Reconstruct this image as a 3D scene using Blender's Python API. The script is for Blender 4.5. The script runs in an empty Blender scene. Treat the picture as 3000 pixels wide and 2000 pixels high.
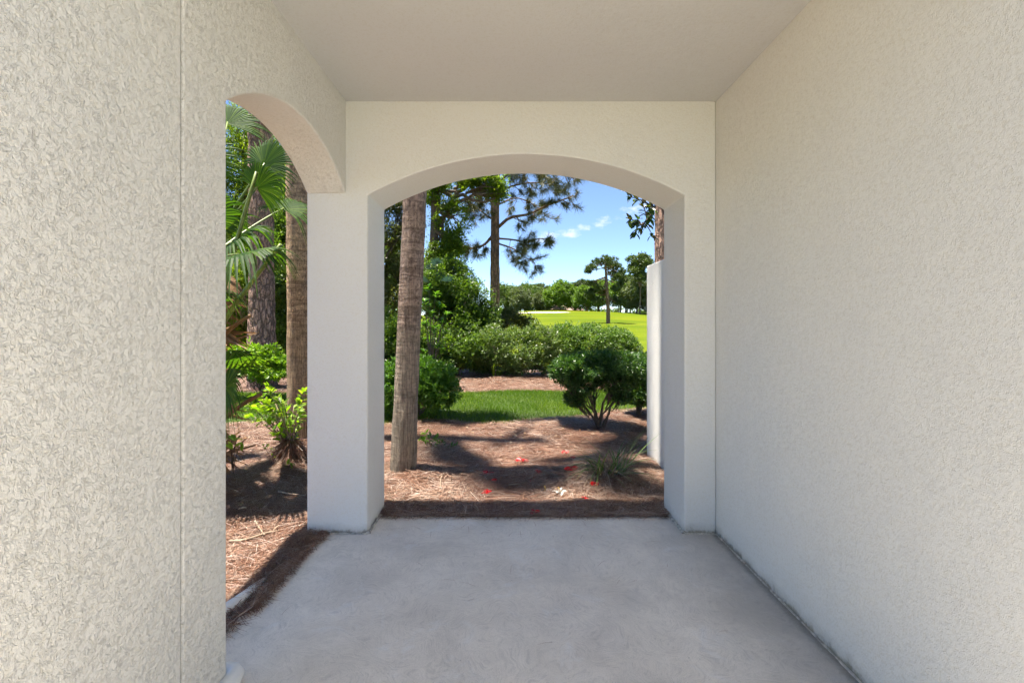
import bpy, bmesh, math, random
import numpy as np
from mathutils import Vector, Matrix

RNG = np.random.default_rng(11)
random.seed(5)
R = math.radians
scene = bpy.context.scene
COL = scene.collection

# ------------------------------------------------------------------ camera
EYE = 1.347
cam_d = bpy.data.cameras.new('camera')
cam_d.sensor_width = 36.0
cam_d.lens = 16.0
cam_d.shift_x = 0.0026
cam_d.shift_y = -0.0196
cam_d.clip_start = 0.02
cam_d.clip_end = 3000
cam = bpy.data.objects.new('camera', cam_d)
cam.location = (0, 0, EYE)
cam.rotation_euler = (R(90), 0, 0)
COL.objects.link(cam)
scene.camera = cam

# ------------------------------------------------------------------ sky, sun, exposure
SUN_EL, SUN_AZ = R(79), R(-93)            # azimuth measured from +Y towards +X
sun_dir = Vector((math.sin(SUN_AZ)*math.cos(SUN_EL), math.cos(SUN_AZ)*math.cos(SUN_EL), math.sin(SUN_EL)))
world = bpy.data.worlds.new('World')
scene.world = world
world.use_nodes = True
wn, wl = world.node_tree.nodes, world.node_tree.links
wn.clear()
w_out = wn.new('ShaderNodeOutputWorld')
w_bg = wn.new('ShaderNodeBackground')
w_bg.inputs['Strength'].default_value = 0.066
sky = wn.new('ShaderNodeTexSky')
sky.sky_type = 'NISHITA'
sky.sun_disc = False
sky.sun_elevation = SUN_EL
sky.sun_rotation = SUN_AZ
sky.altitude = 0
sky.air_density = 0.66
sky.dust_density = 0.0
sky.ozone_density = 3.0


def wmath(op, a, b=None, c=None):
    n = wn.new('ShaderNodeMath'); n.operation = op
    for i, v in enumerate((a, b, c)):
        if v is None: continue
        if isinstance(v, (int, float)): n.inputs[i].default_value = v
        else: wl.new(v, n.inputs[i])
    return n.outputs[0]


w_tc = wn.new('ShaderNodeTexCoord')
w_sc = wn.new('ShaderNodeVectorMath'); w_sc.operation = 'MULTIPLY'
w_sc.inputs[1].default_value = (1, 1, 1.8)
wl.new(w_tc.outputs['Generated'], w_sc.inputs[0])
w_nz = wn.new('ShaderNodeTexNoise')
w_nz.inputs['Scale'].default_value = 24
w_nz.inputs['Detail'].default_value = 7
w_nz.inputs['Roughness'].default_value = 0.62
wl.new(w_sc.outputs[0], w_nz.inputs['Vector'])
cloud = None
# small fair-weather clouds: direction and angular size (in view and round the rest of the sky)
cl = [(1312, 536, .030), (1247, 543, .034), (1270, 560, .02), (1338, 522, .022), (1382, 512, .026), (1452, 482, .034), (1470, 470, .03), (1500, 640, .03)]
dirs = [(Vector(((px-1170)/1045, 1, (738-py)/1045)).normalized(), s) for px, py, s in cl]
for k in range(9):
    a = R(55 + k*32); e = R(10 + (k*37) % 22)
    dirs.append((Vector((math.sin(a)*math.cos(e), math.cos(a)*math.cos(e), math.sin(e))), .05 + .01*(k % 3)))
for d, s in dirs:
    n = wn.new('ShaderNodeVectorMath'); n.operation = 'DISTANCE'
    wl.new(w_sc.outputs[0], n.inputs[0]); n.inputs[1].default_value = (d.x, d.y, d.z*1.8)
    g = wmath('DIVIDE', n.outputs['Value'], s)
    g = wmath('MULTIPLY', g, g)
    g = wmath('EXPONENT', wmath('MULTIPLY', g, -1.0))
    cloud = g if cloud is None else wmath('MAXIMUM', cloud, g)
cm = wmath('ADD', wmath('MULTIPLY', cloud, 0.5), wmath('MULTIPLY', w_nz.outputs['Fac'], 1.5))
w_ramp = wn.new('ShaderNodeMapRange'); w_ramp.interpolation_type = 'SMOOTHSTEP'
w_ramp.inputs['From Min'].default_value = 1.02; w_ramp.inputs['From Max'].default_value = 1.5
wl.new(cm, w_ramp.inputs['Value'])
w_fac = wmath('MULTIPLY', w_ramp.outputs[0], 0.7)
w_mix = wn.new('ShaderNodeMix'); w_mix.data_type = 'RGBA'
wl.new(w_fac, w_mix.inputs[0])
wl.new(sky.outputs[0], w_mix.inputs[6])
w_mix.inputs[7].default_value = (4.6, 4.7, 4.9, 1)
wl.new(w_mix.outputs[2], w_bg.inputs['Color'])
wl.new(w_bg.outputs[0], w_out.inputs[0])

sun_d = bpy.data.lights.new('sun', 'SUN')
sun_d.energy = 4.0
sun_d.angle = R(0.7)
sun_d.color = (1.0, 0.93, 0.82)
sun = bpy.data.objects.new('sun', sun_d)
sun.rotation_euler = sun_dir.to_track_quat('Z', 'Y').to_euler()
sun.location = (0, 0, 30)
COL.objects.link(sun)

vs = scene.view_settings
vs.view_transform = 'Standard'
vs.look = 'None'
vs.exposure = 2.1
vs.gamma = 1.0
vs.use_curve_mapping = False
scene.cycles.max_bounces = 6
scene.cycles.diffuse_bounces = 4
scene.cycles.glossy_bounces = 2
scene.cycles.caustics_reflective = False
scene.cycles.caustics_refractive = False
scene.cycles.transparent_max_bounces = 8
scene.cycles.use_denoising = True
scene.cycles.use_adaptive_sampling = True
scene.cycles.adaptive_threshold = 0.03
scene.cycles.adaptive_min_samples = 24
scene.cycles.sample_clamp_indirect = 8


# ------------------------------------------------------------------ helpers
def W(px, py, y):
    """point seen at a position of the 2352-wide picture, standing y metres away"""
    return np.array(((px-1170)/1045*y, y, EYE+(738-py)/1045*y))


def G(px, py, z=0.0):
    """point of the ground (height z) seen at that position"""
    y = (EYE-z)*1045/(py-738)
    return np.array(((px-1170)/1045*y, y, z))


def _h(ix, iy, iz, seed):
    n = (ix.astype(np.int64)*374761393 + iy.astype(np.int64)*668265263 + iz.astype(np.int64)*2147483647 + seed*974711) & 0xffffffff
    n = ((n ^ (n >> 13))*1274126177) & 0xffffffff
    n = ((n ^ (n >> 16))*2246822519) & 0xffffffff
    return ((n ^ (n >> 15)) & 0xffff)/65535.0


def noise3(p, seed=0):
    p = np.asarray(p, float)
    i = np.floor(p); f = p-i; f = f*f*(3-2*f)
    x, y, z = i[:, 0], i[:, 1], i[:, 2]
    r = 0
    for dx in (0, 1):
        for dy in (0, 1):
            for dz in (0, 1):
                w = (f[:, 0] if dx else 1-f[:, 0])*(f[:, 1] if dy else 1-f[:, 1])*(f[:, 2] if dz else 1-f[:, 2])
                r = r + w*_h(x+dx, y+dy, z+dz, seed)
    return r


def noise2(x, y, seed=0):
    x = np.asarray(x, float).ravel(); y = np.asarray(y, float).ravel()
    return noise3(np.stack([x, y, np.zeros_like(x)+.5], 1), seed)


def unit(a):
    a = np.asarray(a, float)
    return a/np.maximum(np.linalg.norm(a, axis=-1, keepdims=True), 1e-9)


def rand_dirs(n):
    return unit(RNG.normal(size=(n, 3)))


class Geo:
    def __init__(s):
        s.v = []; s.r = []; s.q = []; s.t = []; s.n = 0

    def add(s, verts, quads=None, tris=None, rnd=0.5):
        verts = np.asarray(verts, float).reshape(-1, 3)
        s.v.append(verts)
        s.r.append(np.broadcast_to(np.asarray(rnd, float), (len(verts),)))
        if quads is not None and len(quads): s.q.append(np.asarray(quads, np.int64).reshape(-1, 4)+s.n)
        if tris is not None and len(tris): s.t.append(np.asarray(tris, np.int64).reshape(-1, 3)+s.n)
        s.n += len(verts)

    def mesh(s, name, mat, origin=(0, 0, 0), smooth=True):
        v = np.concatenate(s.v) - np.asarray(origin, float)
        q = np.concatenate(s.q) if s.q else np.zeros((0, 4), np.int64)
        t = np.concatenate(s.t) if s.t else np.zeros((0, 3), np.int64)
        me = bpy.data.meshes.new(name)
        me.vertices.add(len(v)); me.vertices.foreach_set('co', v.astype(np.float32).ravel())
        nl = len(q)*4+len(t)*3
        me.loops.add(nl)
        me.loops.foreach_set('vertex_index', np.concatenate([q.ravel(), t.ravel()]).astype(np.int32))
        me.polygons.add(len(q)+len(t))
        st = np.concatenate([np.arange(len(q))*4, len(q)*4+np.arange(len(t))*3]).astype(np.int32)
        me.polygons.foreach_set('loop_start', st)
        me.polygons.foreach_set('use_smooth', np.full(len(q)+len(t), smooth))
        a = me.attributes.new('rnd', 'FLOAT', 'POINT')
        a.data.foreach_set('value', np.concatenate(s.r).astype(np.float32))
        me.materials.append(mat)
        me.update(calc_edges=True)
        me.validate()
        return me

    def build(s, name, mat, parent=None, smooth=True, origin=None):
        if not s.v: return None
        if origin is None:
            origin = parent['_w'] if parent is not None else (0, 0, 0)
        o = bpy.data.objects.new(name, s.mesh(name, mat, origin, smooth))
        COL.objects.link(o)
        if parent is not None: o.parent = parent
        else: o.location = origin
        return o

    def tube(s, pts, rad, sides=6, rnd=0.5, rough=0.0, cap=True):
        pts = np.asarray(pts, float); n = len(pts)
        rad = np.broadcast_to(np.asarray(rad, float), (n,))
        T = unit(np.gradient(pts, axis=0))
        ref = np.array((1., 0, 0)) if abs(T[0][0]) < .8 else np.array((0, 1., 0))
        u = unit(np.cross(T[0], ref)); us = []
        for k in range(n):
            u = unit(u-T[k]*np.dot(u, T[k])); us.append(u)
        us = np.array(us); vs_ = np.cross(T, us)
        a = np.arange(sides)/sides*2*np.pi
        rr = rad[:, None]*np.ones(sides)[None]
        if rough:
            rr = rr*(1+rough*(RNG.random((n, sides))-.5)*2)
        ring = pts[:, None]+rr[..., None]*(np.cos(a)[None, :, None]*us[:, None]+np.sin(a)[None, :, None]*vs_[:, None])
        i = np.arange(n-1)[:, None]*sides; j = np.arange(sides)[None]; j2 = (j+1) % sides
        q = np.stack([i+j, i+j2, i+sides+j2, i+sides+j], -1).reshape(-1, 4)
        v = ring.reshape(-1, 3)
        if cap:
            v = np.concatenate([v, pts[:1], pts[-1:]])
            c0, c1 = n*sides, n*sides+1
            j = j.ravel(); j2 = j2.ravel()
            t = np.concatenate([np.stack([j2, j, np.full(sides, c0)], 1), np.stack([j+(n-1)*sides, j2+(n-1)*sides, np.full(sides, c1)], 1)])
            s.add(v, q, t, rnd)
        else:
            s.add(v, q, None, rnd)

    def leaves(s, P, D, N, L, Wd, tmpl, rnd=None):
        """a leaf of the template at every point P, pointing along D, its face towards N"""
        tv, tq, tt = tmpl
        P = np.asarray(P, float); n = len(P)
        if n == 0: return
        D = unit(D); S = unit(np.cross(D, N)); N = np.cross(S, D)
        L = np.broadcast_to(np.asarray(L, float), (n,))[:, None, None]
        Wd = np.broadcast_to(np.asarray(Wd, float), (n,))[:, None, None]
        tv = np.asarray(tv, float)
        v = P[:, None]+L*tv[None, :, 0:1]*D[:, None]+Wd*tv[None, :, 1:2]*S[:, None]+L*tv[None, :, 2:3]*N[:, None]
        k = len(tv); off = (np.arange(n)*k)[:, None, None]
        q = (np.asarray(tq)[None]+off).reshape(-1, 4) if len(tq) else None
        t = (np.asarray(tt)[None]+off).reshape(-1, 3) if len(tt) else None
        if rnd is None: rnd = RNG.random(n)
        s.add(v.reshape(-1, 3), q, t, np.repeat(rnd, k))


T_LEAF = ([(0, 0, 0), (.3, -.45, .07), (.7, -.36, .03), (1, 0, -.1), (.7, .36, .03), (.3, .45, .07)], [(0, 3, 2, 1), (0, 5, 4, 3)], [])
T_SMALL = ([(0, 0, 0), (.5, -.5, .07), (1, 0, -.05), (.5, .5, .07)], [], [(0, 2, 1), (0, 3, 2)])
T_NEEDLE = ([(0, -.5, 0), (0, .5, 0), (1, 0, -.06)], [], [(0, 1, 2)])
T_STRAW = ([(0, -.5, 0), (0, .5, 0), (.5, -.5, .05), (.5, .5, .05), (1, -.2, 0), (1, .2, 0)], [(0, 1, 3, 2), (2, 3, 5, 4)], [])
T_OVAL = ([(0, 0, 0), (.16, -.3, .03), (.45, -.5, .06), (.78, -.34, .02), (1, 0, -.09), (.78, .34, .02), (.45, .5, .06), (.16, .3, .03), (.5, 0, 0)],
          [(0, 8, 2, 1), (8, 4, 3, 2), (0, 7, 6, 8), (8, 6, 5, 4)], [])


def thing(name, label, cat, loc=(0, 0, 0), group=None):
    o = bpy.data.objects.new(name, None)
    COL.objects.link(o)
    o.empty_display_size = .1
    o.location = tuple(float(c) for c in loc)
    o['_w'] = [float(c) for c in loc]
    o['label'] = label; o['category'] = cat
    if group: o['group'] = group
    return o


def tag(o, label=None, cat=None, group=None, kind=None):
    if label: o['label'] = label
    if cat: o['category'] = cat
    if group: o['group'] = group
    if kind: o['kind'] = kind
    return o


def copy_thing(root, loc, rz, sc, label, group=None):
    r = root.copy(); COL.objects.link(r)
    r.location = tuple(float(c) for c in loc); r.rotation_euler = (0, 0, rz); r.scale = (sc, sc, sc) if isinstance(sc, (int, float)) else sc
    r['label'] = label
    if group: r['group'] = group
    for ch in list(root.children):
        c = ch.copy(); COL.objects.link(c); c.parent = r
        for g in ch.children:
            d = g.copy(); COL.objects.link(d); d.parent = c
    return r


# ------------------------------------------------------------------ materials
def mat_new(name):
    m = bpy.data.materials.new(name); m.use_nodes = True
    nt = m.node_tree; nt.nodes.clear()
    out = nt.nodes.new('ShaderNodeOutputMaterial')
    b = nt.nodes.new('ShaderNodeBsdfPrincipled')
    nt.links.new(b.outputs[0], out.inputs[0])
    return m, nt, b, out


class NT:
    def __init__(s, nt): s.nt = nt; s.n = nt.nodes; s.l = nt.links

    def new(s, t, **kw):
        n = s.n.new(t)
        for k, v in kw.items(): setattr(n, k, v)
        return n

    def set(s, sock, v):
        if hasattr(v, 'is_linked') or hasattr(v, 'links'): s.l.new(v, sock)
        else: sock.default_value = v

    def math(s, op, a, b=None, clamp=False):
        n = s.new('ShaderNodeMath', operation=op, use_clamp=clamp)
        s.set(n.inputs[0], a)
        if b is not None: s.set(n.inputs[1], b)
        return n.outputs[0]

    def coord(s, scale=(1, 1, 1), kind='Object', loc=(0, 0, 0), rot=(0, 0, 0)):
        tc = s.new('ShaderNodeTexCoord'); m = s.new('ShaderNodeMapping')
        m.inputs['Scale'].default_value = scale; m.inputs['Location'].default_value = loc; m.inputs['Rotation'].default_value = rot
        s.l.new(tc.outputs[kind], m.inputs[0]); return m.outputs[0]

    def noise(s, vec, scale, detail=4, rough=.55, dist=0.0):
        n = s.new('ShaderNodeTexNoise')
        if vec is not None: s.l.new(vec, n.inputs['Vector'])
        n.inputs['Scale'].default_value = scale; n.inputs['Detail'].default_value = detail
        n.inputs['Roughness'].default_value = rough; n.inputs['Distortion'].default_value = dist
        return n.outputs['Fac']

    def ramp(s, fac, stops, interp='LINEAR'):
        n = s.new('ShaderNodeValToRGB'); cr = n.color_ramp; cr.interpolation = interp
        while len(cr.elements) < len(stops): cr.elements.new(.5)
        for e, (p, c) in zip(cr.elements, stops):
            e.position = p
            e.color = (c, c, c, 1) if isinstance(c, (int, float)) else (*c, 1)
        s.l.new(fac, n.inputs[0]); return n.outputs[0]

    def mix(s, f, a, b, mode='MIX'):
        n = s.new('ShaderNodeMix', data_type='RGBA', blend_type=mode)
        s.set(n.inputs[0], f)
        for i, v in ((6, a), (7, b)):
            s.set(n.inputs[i], (*v, 1) if isinstance(v, tuple) and len(v) == 3 else v)
        return n.outputs[2]

    def bump(s, h, strength, dist, normal=None):
        n = s.new('ShaderNodeBump'); n.inputs['Strength'].default_value = strength; n.inputs['Distance'].default_value = dist
        s.l.new(h, n.inputs['Height'])
        if normal is not None: s.l.new(normal, n.inputs['Normal'])
        return n.outputs[0]


def leaf_mat(name, stops, trans=.4, rough=.42, tcol=None, spec=.5):
    m, nt, b, out = mat_new(name); t = NT(nt)
    at = t.new('ShaderNodeAttribute', attribute_name='rnd')
    oi = t.new('ShaderNodeObjectInfo')
    f = t.math('FRACT', t.math('ADD', at.outputs['Fac'], oi.outputs['Random']))
    n = len(stops)
    c = t.ramp(f, [(i/(n-1), s) for i, s in enumerate(stops)])
    t.l.new(c, b.inputs['Base Color'])
    b.inputs['Roughness'].default_value = rough
    b.inputs['Specular IOR Level'].default_value = spec
    if trans:
        tr = t.new('ShaderNodeBsdfTranslucent')
        tc = t.mix(1.0, c, tcol or (1.5, 1.6, .5), 'MULTIPLY')
        t.l.new(tc, tr.inputs[0])
        mx = t.new('ShaderNodeMixShader'); mx.inputs[0].default_value = trans
        t.l.new(b.outputs[0], mx.inputs[1]); t.l.new(tr.outputs[0], mx.inputs[2])
        t.l.new(mx.outputs[0], out.inputs[0])
    return m


def plain_mat(name, col, rough=.6, nscale=20, var=.25, bump=.0, bscale=60):
    m, nt, b, out = mat_new(name); t = NT(nt)
    v = t.coord()
    c = t.ramp(t.noise(v, nscale), [(.3, tuple(x*(1-var) for x in col)), (.7, tuple(x*(1+var) for x in col))])
    t.l.new(c, b.inputs['Base Color']); b.inputs['Roughness'].default_value = rough
    if bump: t.l.new(t.bump(t.noise(v, bscale), bump, .01), b.inputs['Normal'])
    return m


def stucco_mat(name, col, relief=1.0, seed=0.0, wscale=40, pit=.82):
    m, nt, b, out = mat_new(name); t = NT(nt)
    v = t.coord(loc=(seed, seed*1.7, seed*.3), kind='Object')
    # wormy trowelled skip texture: ridges along the level lines of a distorted noise
    n1 = t.noise(v, wscale, 2, .5, 1.8)
    r1 = t.math('ABSOLUTE', t.math('SUBTRACT', n1, .5))
    r1 = t.ramp(r1, [(0, 1.0), (.035, .75), (.075, 0.0)])
    mask = t.ramp(t.noise(v, 50, 3, .6), [(.40, 0.0), (.60, 1.0)])
    worm = t.math('MULTIPLY', r1, mask)
    n2 = t.noise(v, 95, 3, .6, .6)
    pl = t.ramp(n2, [(.36, 0.0), (.50, .8), (.62, 1.0)])
    grain = t.noise(v, 330, 3, .6)
    h = t.math('ADD', t.math('MULTIPLY', worm, .75), t.math('MULTIPLY', pl, .4))
    h = t.math('ADD', h, t.math('MULTIPLY', grain, .22))
    amp = t.ramp(t.noise(v, 3.2, 4, .6), [(.32, .75), (.68, 1.0)])
    h = t.math('MULTIPLY', h, amp)
    big = t.noise(v, 3.5, 3)
    nb = t.bump(big, .25, .02)
    t.l.new(t.bump(h, .75*relief, .0045, nb), b.inputs['Normal'])
    stain = t.ramp(t.noise(v, 1.3, 5, .65), [(.3, tuple(c*.97 for c in col)), (.7, col)])
    dirt = t.ramp(t.noise(v, 140, 4, .7), [(.70, (1, 1, 1)), (.80, (.6, .57, .5))])
    c = t.mix(.55, stain, dirt, 'MULTIPLY')
    hc = t.ramp(t.math('ADD', t.math('MULTIPLY', t.math('SUBTRACT', n2, .5), 2.2), t.math('MULTIPLY', grain, .5)), [(.0, (pit, pit*.985, pit*.95)), (.2, (1, 1, 1))])
    c = t.mix(1.0, c, hc, 'MULTIPLY')
    # splashed soil near the foot of the wall, ragged
    sp = t.new('ShaderNodeSeparateXYZ'); g = t.new('ShaderNodeNewGeometry'); t.l.new(g.outputs['Position'], sp.inputs[0])
    zz = t.math('ADD', sp.outputs[2], t.math('MULTIPLY', t.math('SUBTRACT', t.noise(v, 14, 5, .7), .5), .09))
    foot = t.ramp(zz, [(.008, .85), (.028, .25), (.07, 0.0)])
    c = t.mix(foot, c, (.20, .18, .13))
    t.l.new(c, b.inputs['Base Color'])
    b.inputs['Roughness'].default_value = .82
    b.inputs['Specular IOR Level'].default_value = .25
    return m


M = {}
M['stucco'] = stucco_mat('stucco', (.79, .78, .73), 1.2, 0.0, 52, .95)
M['stucco_side'] = stucco_mat('stucco_side', (.80, .785, .73), .6, 3.1, 74, .95)
M['stucco_end'] = stucco_mat('stucco_end', (.76, .75, .715), .5, 5.2, 58, .97)
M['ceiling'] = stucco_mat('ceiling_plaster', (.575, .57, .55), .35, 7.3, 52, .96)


def concrete_mat():
    m, nt, b, out = mat_new('concrete'); t = NT(nt)
    v = t.coord()
    # broom and trowel swirls
    wv = t.noise(v, 1.6, 2, .5)
    sw = t.new('ShaderNodeVectorMath', operation='ADD')
    nn = t.new('ShaderNodeTexNoise'); nn.inputs['Scale'].default_value = 1.9; nn.inputs['Detail'].default_value = 3
    t.l.new(v, nn.inputs['Vector'])
    sc = t.new('ShaderNodeVectorMath', operation='SCALE'); sc.inputs['Scale'].default_value = 1.3
    t.l.new(nn.outputs['Color'], sc.inputs[0]); t.l.new(v, sw.inputs[0]); t.l.new(sc.outputs[0], sw.inputs[1])
    st = t.new('ShaderNodeMapping'); st.inputs['Scale'].default_value = (10, 120, 30); t.l.new(sw.outputs[0], st.inputs[0])
    lines = t.noise(st.outputs[0], 1.0, 4, .6, .4)
    st2 = t.new('ShaderNodeMapping'); st2.inputs['Scale'].default_value = (105, 13, 30); t.l.new(sw.outputs[0], st2.inputs[0])
    lines2 = t.noise(st2.outputs[0], 1.0, 4, .6, .4)
    selm = t.ramp(t.noise(v, 2.6, 3), [(.42, 0.0), (.58, 1.0)])
    ln = t.mix(selm, lines, lines2)
    fine = t.noise(v, 420, 2)
    h = t.math('ADD', ln, t.math('MULTIPLY', fine, .3))
    # a smoother patched spot in the middle of the slab
    gp = t.new('ShaderNodeNewGeometry')
    dst = t.new('ShaderNodeVectorMath', operation='DISTANCE'); t.l.new(gp.outputs['Position'], dst.inputs[0]); dst.inputs[1].default_value = (.30, 2.02, 0)
    patch = t.ramp(t.math('ADD', dst.outputs['Value'], t.math('MULTIPLY', t.noise(v, 5), .12)), [(.235, 0.25), (.27, 1.0)])
    h = t.math('MULTIPLY', h, patch)
    t.l.new(t.bump(h, .45, .005), b.inputs['Normal'])
    bl = t.noise(v, 1.7, 6, .62, .5)
    c = t.ramp(bl, [(.28, (.68, .62, .54)), (.5, (.84, .77, .675)), (.72, (.92, .85, .755))])
    c = t.mix(.45, c, t.ramp(t.noise(v, 7, 5, .7, 1.0), [(.35, (.80, .79, .78)), (.65, (1, 1, 1))]), 'MULTIPLY')
    pale = t.ramp(t.noise(v, 3.1, 7, .68, 1.2), [(.56, 0.0), (.70, .75)])
    c = t.mix(pale, c, (.86, .835, .80))
    c = t.mix(.5, c, t.ramp(ln, [(.36, (.70, .70, .70)), (.50, (.98, .98, .98)), (.66, (1.06, 1.06, 1.06))]), 'MULTIPLY')
    c = t.mix(.5, c, t.ramp(t.noise(v, 190, 4, .7), [(.36, (.72, .71, .70)), (.52, (1, 1, 1))]), 'MULTIPLY')
    spk = t.ramp(t.noise(v, 55, 3, .6), [(.70, 0.0), (.76, .6)])
    c = t.mix(spk, c, (.23, .21, .19))
    # dirt plus painted-in shade along the right-hand wall and the foot of the piers
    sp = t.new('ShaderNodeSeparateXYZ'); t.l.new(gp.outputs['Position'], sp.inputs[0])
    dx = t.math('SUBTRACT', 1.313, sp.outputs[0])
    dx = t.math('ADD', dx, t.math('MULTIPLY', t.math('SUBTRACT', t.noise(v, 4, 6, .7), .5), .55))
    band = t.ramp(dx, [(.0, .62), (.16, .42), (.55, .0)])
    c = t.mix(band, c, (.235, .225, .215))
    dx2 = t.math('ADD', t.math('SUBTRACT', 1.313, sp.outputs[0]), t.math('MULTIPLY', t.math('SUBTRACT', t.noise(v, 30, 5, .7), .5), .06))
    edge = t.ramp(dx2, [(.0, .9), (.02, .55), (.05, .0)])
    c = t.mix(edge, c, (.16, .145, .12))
    t.l.new(c, b.inputs['Base Color'])
    t.l.new(t.ramp(bl, [(.3, .30), (.7, .5)]), b.inputs['Roughness'])
    b.inputs['Specular IOR Level'].default_value = .55
    return m


M['concrete'] = concrete_mat()


def straw_ground_mat():
    m, nt, b, out = mat_new('pine_straw_ground'); t = NT(nt)
    hs = []
    for k, rot in enumerate((0.2, 1.1, 2.0, 2.8)):
        v = t.coord((9, 150, 9), loc=(k*3.1, k, 0), rot=(0, 0, rot))
        hs.append(t.noise(v, 1, 2, .5, .5))
    h = hs[0]
    for x in hs[1:]: h = t.math('MAXIMUM', h, x)
    c = t.ramp(h, [(.5, (.06, .033, .023)), (.62, (.19, .11, .075)), (.75, (.36, .24, .17))])
    big = t.ramp(t.noise(t.coord(), 1.4, 5), [(.3, (.7, .68, .68)), (.7, (1.15, 1.1, 1.05))])
    c = t.mix(1.0, c, big, 'MULTIPLY')
    t.l.new(c, b.inputs['Base Color']); b.inputs['Roughness'].default_value = .75
    t.l.new(t.bump(h, .8, .02), b.inputs['Normal'])
    return m


M['straw_ground'] = straw_ground_mat()
M['straw'] = leaf_mat('pine_straw', [(.095, .045, .027), (.18, .088, .055), (.245, .125, .078), (.30, .17, .11), (.36, .24, .17), (.45, .37, .31)], trans=.15, rough=.45, tcol=(1.2, 1, .8))
M['dead_leaf'] = leaf_mat('dead_leaf', [(.22, .12, .06), (.34, .22, .12), (.46, .36, .25), (.28, .15, .08)], trans=.2, rough=.6, tcol=(1.1, 1, .8))
M['lawn_soil'] = plain_mat('lawn_soil', (.055, .085, .018), .9, 30, .4)
M['grass'] = leaf_mat('grass_blades', [(.07, .14, .008), (.11, .20, .012), (.16, .27, .018), (.22, .30, .03)], trans=.45, rough=.45, tcol=(1.3, 1.4, .5))


def fairway_mat():
    m, nt, b, out = mat_new('fairway'); t = NT(nt)
    v = t.coord()
    c = t.ramp(t.noise(v, .06, 6, .6), [(.3, (.066, .105, .0015)), (.5, (.10, .13, .002)), (.7, (.14, .148, .005))])
    st = t.ramp(t.noise(t.coord((.015, .28, 1)), 1, 3), [(.38, (.86, .9, .8)), (.6, (1.12, 1.1, 1.0))])
    c = t.mix(1.0, c, st, 'MULTIPLY')
    c = t.mix(.5, c, t.ramp(t.noise(v, 3, 4, .7), [(.3, (.75, .78, .7)), (.7, (1.1, 1.1, 1.1))]), 'MULTIPLY')
    t.l.new(c, b.inputs['Base Color']); b.inputs['Roughness'].default_value = .85; b.inputs['Specular IOR Level'].default_value = .08
    t.l.new(t.bump(t.noise(v, 12, 4), .5, .05), b.inputs['Normal'])
    return m


M['fairway'] = fairway_mat()
M['sand'] = plain_mat('bunker_sand', (.62, .56, .46), .9, 2, .08)


def palm_bark(name, base, ringcol):
    m, nt, b, out = mat_new(name); t = NT(nt)
    v = t.coord()
    fib = t.noise(t.coord((70, 70, 5)), 1, 4, .65)
    rg = t.noise(t.coord((3.5, 3.5, 24)), 1, 4, .65, .8)
    pt = t.noise(t.coord((30, 30, 21)), 1, 5, .7, 1.2)
    c = t.ramp(fib, [(.30, tuple(x*.68 for x in base)), (.52, base), (.70, tuple(min(1, x*1.35) for x in base))])
    c = t.mix(.75, c, t.ramp(rg, [(.40, (.52, .47, .44)), (.52, (1, 1, 1)), (.62, (1.3, 1.27, 1.24))]), 'MULTIPLY')
    c = t.mix(.9, c, t.ramp(pt, [(.38, (.42, .37, .34)), (.52, (1, 1, 1)), (.68, (1.4, 1.36, 1.32))]), 'MULTIPLY')
    sp = t.new('ShaderNodeSeparateXYZ'); tc = t.new('ShaderNodeTexCoord'); t.l.new(tc.outputs['Object'], sp.inputs[0])
    zz = t.math('ADD', sp.outputs[2], t.math('MULTIPLY', t.math('SUBTRACT', t.noise(v, 3.5, 5), .5), 1.2))
    alg = t.ramp(t.math('MULTIPLY', zz, .5), [(.0, .75), (.5, .5), (.8, .0)])
    c = t.mix(alg, c, t.mix(1.0, t.ramp(fib, [(.36, .4), (.66, 1.5)]), ringcol, 'MULTIPLY'))
    t.l.new(c, b.inputs['Base Color']); b.inputs['Roughness'].default_value = .85
    h = t.math('ADD', t.math('MULTIPLY', fib, .6), t.math('ADD', t.math('MULTIPLY', pt, .8), t.math('MULTIPLY', rg, .9)))
    t.l.new(t.bump(h, .9, .018), b.inputs['Normal'])
    return m


M['palm_bark'] = palm_bark('palm_bark', (.34, .245, .19), (.22, .20, .15))
M['palm_bark_pale'] = palm_bark('palm_bark_pale', (.46, .31, .18), (.28, .21, .12))


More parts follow.
